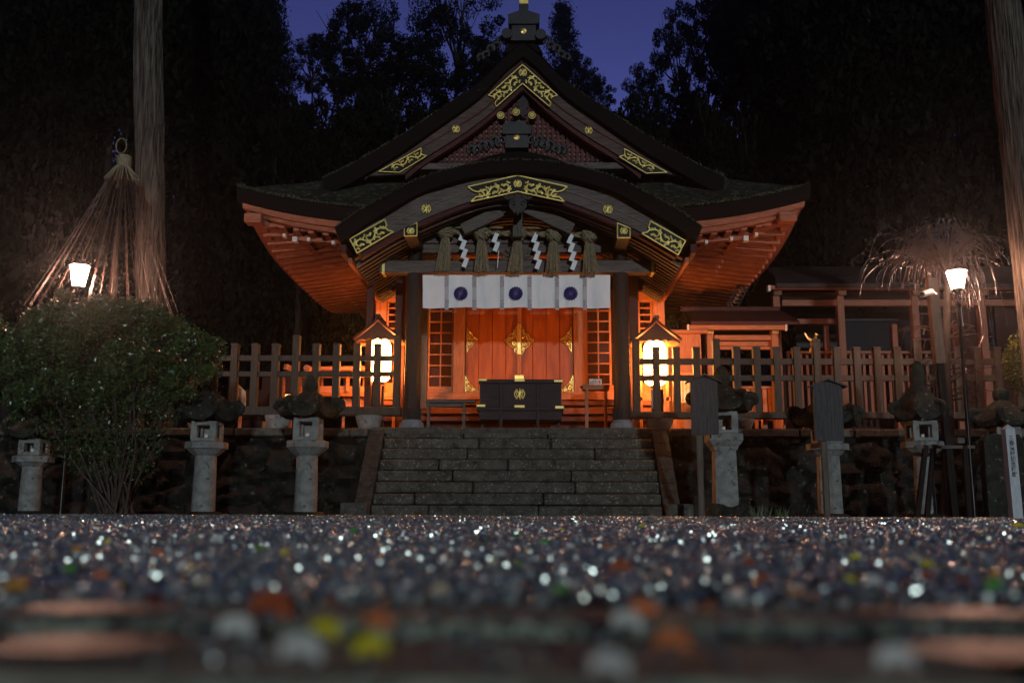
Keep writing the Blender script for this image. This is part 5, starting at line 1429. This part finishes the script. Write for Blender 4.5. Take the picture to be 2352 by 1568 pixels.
# ================= corridor building and gate at the right =================
YA = 24.5
cb = thing('side_hall', 'long low wooden side hall with open posts right of the shrine', 'building', (PX(2050,YA,900), YA, TZ))
def pb(par, x0, x1, y0, y1, Y, d, m, name, b=.01):
    return MB().bx(PX(x0,Y,(y0+y1)/2), PX(x1,Y,(y0+y1)/2), Y-d/2, Y+d/2, PZ(y1,Y), PZ(y0,Y), b).build(name, M[m], par)
rr = MB(); z0 = PZ(655,YA-.6); xl_, xr_ = PX(1766,YA,655), PX(2480,YA,655)
rows = [[(xl_, YA-.75, z0), (xr_, YA-.75, z0)], [(xl_+.1, YA-.2, z0+.30), (xr_, YA-.2, z0+.30)], [(xl_+.3, YA+1.6, z0+1.0), (xr_, YA+1.6, z0+1.0)], [(xl_+.1, YA+4, z0), (xr_, YA+4, z0)]]
rr.sheet(rows); rr.sheet([[(x,y,z-.10) for x,y,z in r] for r in rows]); rr.bx(xl_, xr_, YA-.76, YA-.72, z0-.10, z0+.002)
rr.build('roof', M['roofdim'], cb)
pb(cb,1766,2480,657,666,YA-.6,.14,'hall_x','eave_beam')
MB().bx(PX(1764,YA-.7,660), PX(1768,YA-.7,660)+.02, YA-.72, YA-.55, PZ(669,YA-.7), PZ(656,YA-.7)).build('white_beam_end', M['white'], cb)
for x in (1787,1935,2107,2262,2440):
    p_ = pb(cb,x-8,x+8,668,984,YA,.20,'hall_z','post')
    MB().bx(PX(x-9,YA-.16,675), PX(x+9,YA-.16,675), YA-.17, YA-.11, PZ(681,YA), PZ(669,YA)).build('white_beam_end', M['white'], p_)
pb(cb,1795,2480,690,704,YA,.14,'hall_x','tie_beam'); pb(cb,1795,1930,733,745,YA+.3,.12,'hall_x','tie_beam')
pb(cb,1795,2480,672,688,YA+.05,.06,'soffit_dk','board_wall')
for x in (1902,2060,2200,2330): pb(cb,x-6,x+6,745,984,YA+.6,.14,'hall_z','inner_post')
pb(cb,1940,2102,735,850,YA+.7,.05,'glass','window_glass'); pb(cb,1936,2066,733,737,YA+.6,.06,'signwood','window_frame'); pb(cb,1935,1939,733,830,YA+.6,.06,'signwood','window_frame')
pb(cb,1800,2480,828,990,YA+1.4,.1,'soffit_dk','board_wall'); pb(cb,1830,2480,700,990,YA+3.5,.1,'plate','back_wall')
for k in range(40):
    x = 1810+14.5*k; pb(cb,x,x+6,815 if k % 2 else 812,960,YA+.25,.05,'hall_z','slat',0)
pb(cb,1805,2400,806,812,YA+.22,.1,'hall_z','rail')
pb(cb,2215,2262,690,960,YA+.2,.06,'soffit_dk','board_wall'); pb(cb,2290,2340,690,960,YA+.2,.06,'soffit_dk','board_wall')
# small gate pavilion between shrine and side hall
YGt = 22.6
gt = thing('side_gate', 'small roofed wooden gate lit orange beside the right paper lantern', 'gate', (PX(1690,YGt,900), YGt, TZ))
a_, b_ = PX(1578,YGt,740), PX(1822,YGt,740); ze = PZ(741,YGt-.4); zr = ze+.42
rf = MB(); rows = [[(a_, YGt-.55, ze), (b_, YGt-.55, ze)], [(a_+.03, YGt-.3, ze+.13), (b_-.03, YGt-.3, ze+.13)], [(a_+.05, YGt+.4, zr), (b_-.1, YGt+.4, zr)], [(a_, YGt+1.4, ze), (b_, YGt+1.4, ze)]]
rf.sheet(rows); rf.sheet([[(x,y,z-.07) for x,y,z in r] for r in rows]); rf.bx(a_,b_,YGt-.555,YGt-.52,ze-.07,ze)
ro = rf.build('roof', M['redwood'], gt)
MB().bx(a_-.1, b_-.2, YGt+.3, YGt+.5, zr-.02, zr+.10, .02).build('ridge', M['redwood'], ro)
pb(gt,1582,1808,747,758,YGt-.45,.12,'warm_x','eave_beam')
for x in (1580,1805): pb(gt,x-2,x+3,745,760,YGt-.53,.06,'white','white_beam_end')
for x in (1632,1782):
    p_ = pb(gt,x-8,x+8,760,984,YGt,.2,'warm_z','post'); pb(p_ if False else gt,x-8,x+7,757,766,YGt-.2,.06,'white','white_beam_end')
pb(gt,1640,1775,770,782,YGt,.12,'warm_x','tie_beam'); pb(gt,1640,1775,796,803,YGt+.05,.1,'warm_x','tie_beam'); pb(gt,1640,1775,784,795,YGt+.1,.04,'warm_x','board')
for x in (1690,1735): pb(gt,x-4,x+4,803,984,YGt+.1,.08,'warm_z','mullion')
for k in range(6): pb(gt,1700+13*k,1711+13*k,892,965,YGt+.16,.04,'warm_z','door_board')
pb(gt,1700,1778,886,892,YGt+.14,.06,'warm_x','rail')
# orange screen wall and notice panel beside it
sw = thing('screen_wall', 'plain orange-lit board wall between the right lantern and the side gate', 'wall', (PX(1590,22.2,900), 22.2, TZ))
pb(sw,1528,1612,762,984,22.2,.08,'warm_z','board_wall'); pb(sw,1528,1625,758,766,22.1,.12,'warm_x','rail')
nn = thing('prayer_panel', 'lit white panel of vertical writing behind the right fence', 'notice', (PX(1575,21.3,900), 21.3, TZ))
pb(nn,1545,1602,862,924,21.3,.05,'white','panel'); pb(nn,1542,1608,855,863,21.25,.09,'warm_x','frame')
for k in range(6):
    text_mb("大祓詞高天原神留坐皇親", .052, (PX(1552+8*k,21.3,890), 21.3-.03, PZ(866,21.3)), vertical=True, parent=nn)
for x in (1548,1600): pb(nn,x-2,x+2,924,984,21.3,.05,'warm_z','leg')
sb = thing('sanitizer_bottle', 'white pump bottle standing behind the fence below the right paper lantern', 'bottle', (PX(1517,20.0,900), 20.0, TZ+.35))
q = P(1517, 918, 20.0); MB().lathe([(.07,-.10),(.075,.0),(.07,.12),(.03,.16),(.02,.24)], q, 14).build('body', M['white'], sb, smooth=True)
MB().bx(q.x-.05, q.x+.02, q.y-.015, q.y+.015, q.z+.24, q.z+.27).build('pump', M['white'], sb)
MB().bx(q.x-.03, q.x+.03, q.y-.03, q.y+.03, TZ, q.z-.10).build('stand', M['warmdim'], sb)
# golden phoenix on a stick behind the fence
ph = thing('golden_bird', 'gilded bird figure with one wing spread perched above the right fence', 'statue', P(1866, 800, 20.5))
k = 20.5/FPX; c = P(1868, 786, 20.5)
B = lambda x, y, d=0: Vector((c.x+x*k, c.y+d, c.z-y*k))
mb = MB(); mb.tube([B(-4,12), B(-2,4), B(2,-4), B(6,-11), B(7,-17), B(5,-20)], [.012,.045,.05,.03,.018,.02], 8)
mb.tube([B(5,-20), B(9,-19), B(13,-18)], [.018,.012,.003], 6)
mb.build('body', M['gold'], ph, smooth=True)
mb = MB(); mb.add([B(0,-4,-.02), B(-6,-8,-.03), B(-13,-12,-.05), B(-21,-22,-.07), B(-18,-12,-.06), B(-12,-5,-.05), B(-5,1,-.03), B(0,2,-.01)], [(0,1,6,7),(1,2,5,6),(2,3,4,5)])
mb.add([v+Vector((0,.02,0)) for v in [B(0,-4,-.02), B(-6,-8,-.03), B(-13,-12,-.05), B(-21,-22,-.07), B(-18,-12,-.06), B(-12,-5,-.05), B(-5,1,-.03), B(0,2,-.01)]], [(7,6,1,0),(6,5,2,1),(5,4,3,2)])
mb.build('wing', M['gold'], ph)
mb = MB()
for q in range(3): mb.tube([B(-3,10), B(-5-2*q,18), B(-5-3*q,24)], [.018,.012,.003], 5)
mb.build('tail', M['gold'], ph)
mb = MB().tube([B(-1,6), Vector((B(-1,6).x, c.y, TZ))], .018, 8); mb.build('stand', M['metal'], ph)
# coil decorations: hanging iron chains beneath the right eave are left of the hall roof
# things behind the left fence
YLf = 21.2
bn = thing('water_trough', 'long low timber frame with round log rail behind the left fence', 'timber frame', (PX(760,YLf,900), YLf, TZ))
pb(bn,715,842,843,851,YLf-.3,.14,'warm_x','rail'); pb(bn,690,842,859,868,YLf-.2,.14,'warm_x','rail')
a = P(704,845,YLf-.6); MB().tube([a, P(716,849,YLf-.2), P(840,847,YLf-.2)], .07, 14).build('log', M['warm_x'], bn, smooth=True)
MB().tube([a+Vector((0,-.01,0)), a+Vector((0,-.02,0))], .05, 14).build('log_end', M['warmdim'], bn)
MB().beam(P(655,842,YLf-.5), P(676,852,YLf-.3), .1, .12).build('beam_end', M['warm_x'], bn)
pb(bn,795,802,868,900,YLf-.2,.1,'warm_z','post')
pb(bn,718,842,887,904,YLf-.15,.06,'warm_x','panel'); pb(bn,718,842,904,911,YLf-.2,.06,'warm_x','panel'); pb(bn,780,842,915,938,YLf-.05,.06,'soffit','panel'); pb(bn,740,842,938,944,YLf-.2,.1,'warm_x','rail')
for x in (650,690,738,790,835): pb(bn,x-3,x+3,862,984,YLf,.08,'soffit','post')
pb(bn,600,700,862,984,YLf+2.5,.08,'soffit_dk','board_wall'); pb(bn,540,600,895,984,YLf+2.5,.08,'soffit_dk','board_wall')
for i_, x in enumerate((609,636,664)):
    t = thing('low_stake', ('orange-lit wooden stake under the left fence beam, leftmost of three','orange-lit wooden stake under the left fence beam, middle of three','orange-lit wooden stake under the left fence beam, rightmost of three')[i_], 'stake', (PX(x,19.6,975), 19.6, TZ), 'short stakes behind the left fence')
    pb(t,x-5.5,x+5.5,952,984,19.6,.1,'warm_z','stake_body')
for i_, x in enumerate((1717,1756,1800,1848)):
    t = thing('low_stake', ('orange-lit wooden stake under the right fence beam, first from the steps','orange-lit wooden stake under the right fence beam, second from the steps','orange-lit wooden stake under the right fence beam, third from the steps','orange-lit wooden stake under the right fence beam, fourth from the steps')[i_], 'stake', (PX(x,19.6,975), 19.6, TZ), 'short stakes behind the right fence')
    pb(t,x-(6 if i_ < 2 else 3),x+(6 if i_ < 2 else 3),955,984,19.6,.1,'warm_z','stake_body')
sl = thing('small_lantern', 'small glowing box lantern behind the stone lantern left of the steps', 'lantern', (PX(662,20.3,916), 20.3, TZ))
q = P(662,916,20.3); MB().bx(q.x-.055,q.x+.055,q.y-.055,q.y+.055,q.z-.08,q.z+.09).build('shade', M['smalllamp'], sl)
MB().bx(q.x-.07,q.x+.07,q.y-.07,q.y+.07,q.z+.09,q.z+.11).build('cap', M['metal'], sl); MB().bx(q.x-.03,q.x+.03,q.y-.03,q.y+.03,TZ,q.z-.08).build('post', M['metal'], sl)
sg = thing('arrow_sign', 'small pale house-shaped wooden sign with brush writing behind the left fence', 'sign', (PX(552,19.7,940), 19.7, TZ))
pp = [(541,936),(564,935),(564,899),(545,880),(541,884)]; q = [V2(p, 19.7) for p in pp]; MB().prism([(v.x, v.y) for v in q][::-1] if False else [(v.x, v.y) for v in q], 19.69, 19.72).build('board', M['warmpale'], sg)
text_mb("絵馬掛所", .085, (PX(552,19.7,910), 19.68, PZ(892,19.7)), vertical=True, parent=sg)
MB().bx(PX(550,19.7,950)-.03, PX(550,19.7,950)+.03, 19.73, 19.78, TZ, PZ(935,19.7)).build('post', M['warm_z'], sg)
# hanging iron coils under right eave
hc = thing('hanging_chain', 'curly iron chain hanging under the right eave above the side gate', 'chain', P(1698,660,23))
mb = MB(); pts = []
a, b = P(1712,648,23), P(1680,706,23)
for i in range(120):
    f = i/119; q = a.lerp(b, f); an = f*math.pi*2*7; pts.append((q.x+.13*math.cos(an), q.y+.05*math.sin(an), q.z+.10*math.sin(an)))
mb.tube(pts, .016, 5).build('coil', M['metal_pale'], hc)

# ================= fallen leaves on the gravel =================
def leaf_pts(px, py, hz=.012):
    """ground point seen at a pixel"""
    d = CM.to_3x3() @ Vector(((px - 1176) / FPX, -(py - 784) / FPX, -1.0)); t = (hz - CAM.z)/d.z
    return CAM + d*t
leaves = [
 (745,1462,58,'leaf_yel','bright yellow leaf lying on the kerb stones left of centre'),(870,1440,50,'leaf_or','orange leaf lying on the kerb just right of the bright yellow leaf'),
 (620,1412,85,'leaf_br','long rust-brown leaf lying left of centre where gravel meets kerb'),(812,1226,18,'leaf_gr','small vivid green leaf on gravel before the left foot of the steps'),
 (175,1266,20,'leaf_am','amber leaf on the gravel below the left lamp'),(35,1357,42,'leaf_am','large amber leaf at the left edge of the gravel'),
 (497,1246,26,'leaf_wh','pale oblong leaf on gravel below the second stone lantern'),(1427,1312,40,'leaf_br','rust-red leaf on the gravel right of centre'),
 (1545,1486,62,'leaf_or','orange leaf on the front kerb stone right of centre'),(1480,1418,60,'leaf_or','faded orange leaf at the edge of the gravel right of centre'),
 (2285,1352,32,'leaf_gr','dark green leaf near the right edge of the gravel'),(1188,1236,14,'leaf_gr','small green leaf on gravel in the middle, the more distant of two'),
 (1250,1248,15,'leaf_gr','small green leaf on gravel in the middle, right of its twin'),(1826,1366,24,'leaf_am','orange-brown leaf standing on gravel at right'),
 (1690,1380,34,'leaf_wh','cream-white curled leaf on gravel at right'),(2005,1342,30,'leaf_wh','cream-white leaf on gravel below the lamp at right'),
 (540,1455,60,'leaf_wh','pale leaf on the kerb left of the bright yellow leaf'),(690,1510,78,'leaf_wh','big white leaf on the nearest kerb stone below the yellow one'),
 (1440,1440,55,'leaf_wh','pale grey leaf on the kerb right of centre'),(1475,1212,14,'leaf_yel','small yellow leaf near the foot of the steps'),
 (2340,1212,18,'leaf_yel','yellow leaf beside the foot of the white post'),(1745,1219,14,'leaf_or','small orange leaf on gravel before the first notice board'),
 (355,1388,36,'leaf_dr','dark red leaf on the gravel at left'),(440,1308,16,'leaf_yel','dull yellow leaf on the gravel at left'),(1285,1360,24,'leaf_gr','deep green leaf on the gravel at centre'),
 (1190,1298,14,'leaf_gr','mint green leaf on gravel at centre'),(850,1500,60,'leaf_yel','faint yellow leaf on the front kerb under the orange leaf'),
 (540,1210,10,'leaf_or','tiny orange leaf before the stone lantern left of the steps'),(870,1216,12,'leaf_or','tiny orange leaf at the left foot of the steps'),
 (1400,1545,70,'leaf_wh','pale translucent leaf on the nearest kerb stone at centre right'),(2060,1530,70,'leaf_wh','pale leaf on the nearest kerb stone at right'),
 (1010,1362,30,'leaf_cr','cream leaf on gravel in front of the steps'),(1310,1258,16,'leaf_wh','small white leaf on the gravel right of the middle'),
]
xl = random.Random(77); names_ = {'leaf_yel':'yellow','leaf_or':'orange','leaf_am':'amber','leaf_br':'rust-brown','leaf_gr':'green','leaf_wh':'pale','leaf_cr':'cream'}
for k in range(34):
    m_ = xl.choice(list(names_)); px_ = xl.uniform(30, 2320); py_ = 1203+140*xl.random()**1.5; w_ = 9+ (py_-1203)*.12
    leaves.append((px_, py_, w_, m_, 'small stray %s leaf among the wet gravel of the forecourt' % names_[m_]))
for px, py, wpx, m_, lab in leaves:
    q = leaf_pts(px, py, .014 if py < 1400 else .010); k = q.y/FPX; L = wpx*k*.62; rl = random.Random(int(px))
    t = MB(); a = rl.uniform(-.5,.5); cv = L*.25; rows = []
    prof = [0,.42,.72,.85,.78,.5,.0]
    for i, w_ in enumerate(prof):
        u = -1+2*i/6; rows.append([(q.x+(u*L)*math.cos(a)-s*w_*L*.5*math.sin(a), q.y+(u*L)*math.sin(a)*1+s*w_*L*.5*math.cos(a), q.z + L*.25 + L*.30*s*s*w_ + cv*.5*(1-u*u)*(1 if i_ else 1) + s*L*.45) for s in (-1,-.5,0,.5,1)])
    t.sheet(rows); o = t.build('fallen_leaf', M[m_], None, loc=(q.x, q.y, q.z), smooth=True)
    tag(o, lab, 'leaf', 'fallen leaves on the forecourt' if 'stray' not in lab else 'stray ' + lab.split()[2] + ' leaves on the gravel')
# grass tuft
t = MB(); rg = random.Random(3); c = P(1790, 1188, 17.2)
for k in range(160):
    x = c.x+rg.gauss(0,.42); y = 17.7+rg.uniform(-.2,.3); h = rg.uniform(.10,.28); d = rg.uniform(-.12,.12)
    t.add([(x-.006,y,0),(x+.006,y,0),(x+d,y-.03,h)], [(0,1,2)])
tag(t.build('grass', M['leaf'], None, loc=(c.x,17.7,0)), 'sparse grass at the foot of the right wall', 'grass', kind='stuff')
# ================= damp haze added for the glow round the lamps =================
hz = bpy.data.materials.new('lamp_glow_haze'); hz.use_nodes = True; n = hz.node_tree; n.nodes.clear()
o_ = n.nodes.new("ShaderNodeOutputMaterial"); v_ = n.nodes.new("ShaderNodeVolumePrincipled")
v_.inputs['Color'].default_value = (.85,.88,.92,1); v_.inputs['Density'].default_value = .0010; v_.inputs['Anisotropy'].default_value = .9
n.links.new(v_.outputs[0], o_.inputs['Volume'])
hb_ = MB().bx(-100, 100, -45, 125, -1.2, 48).build('haze', hz, None, loc=(0,0,0)); hb_["kind"] = "stuff"; hb_["label"] = "thin damp haze added to give the street lamps a glow"; hb_["category"] = "haze"
S.cycles.volume_bounces = 0
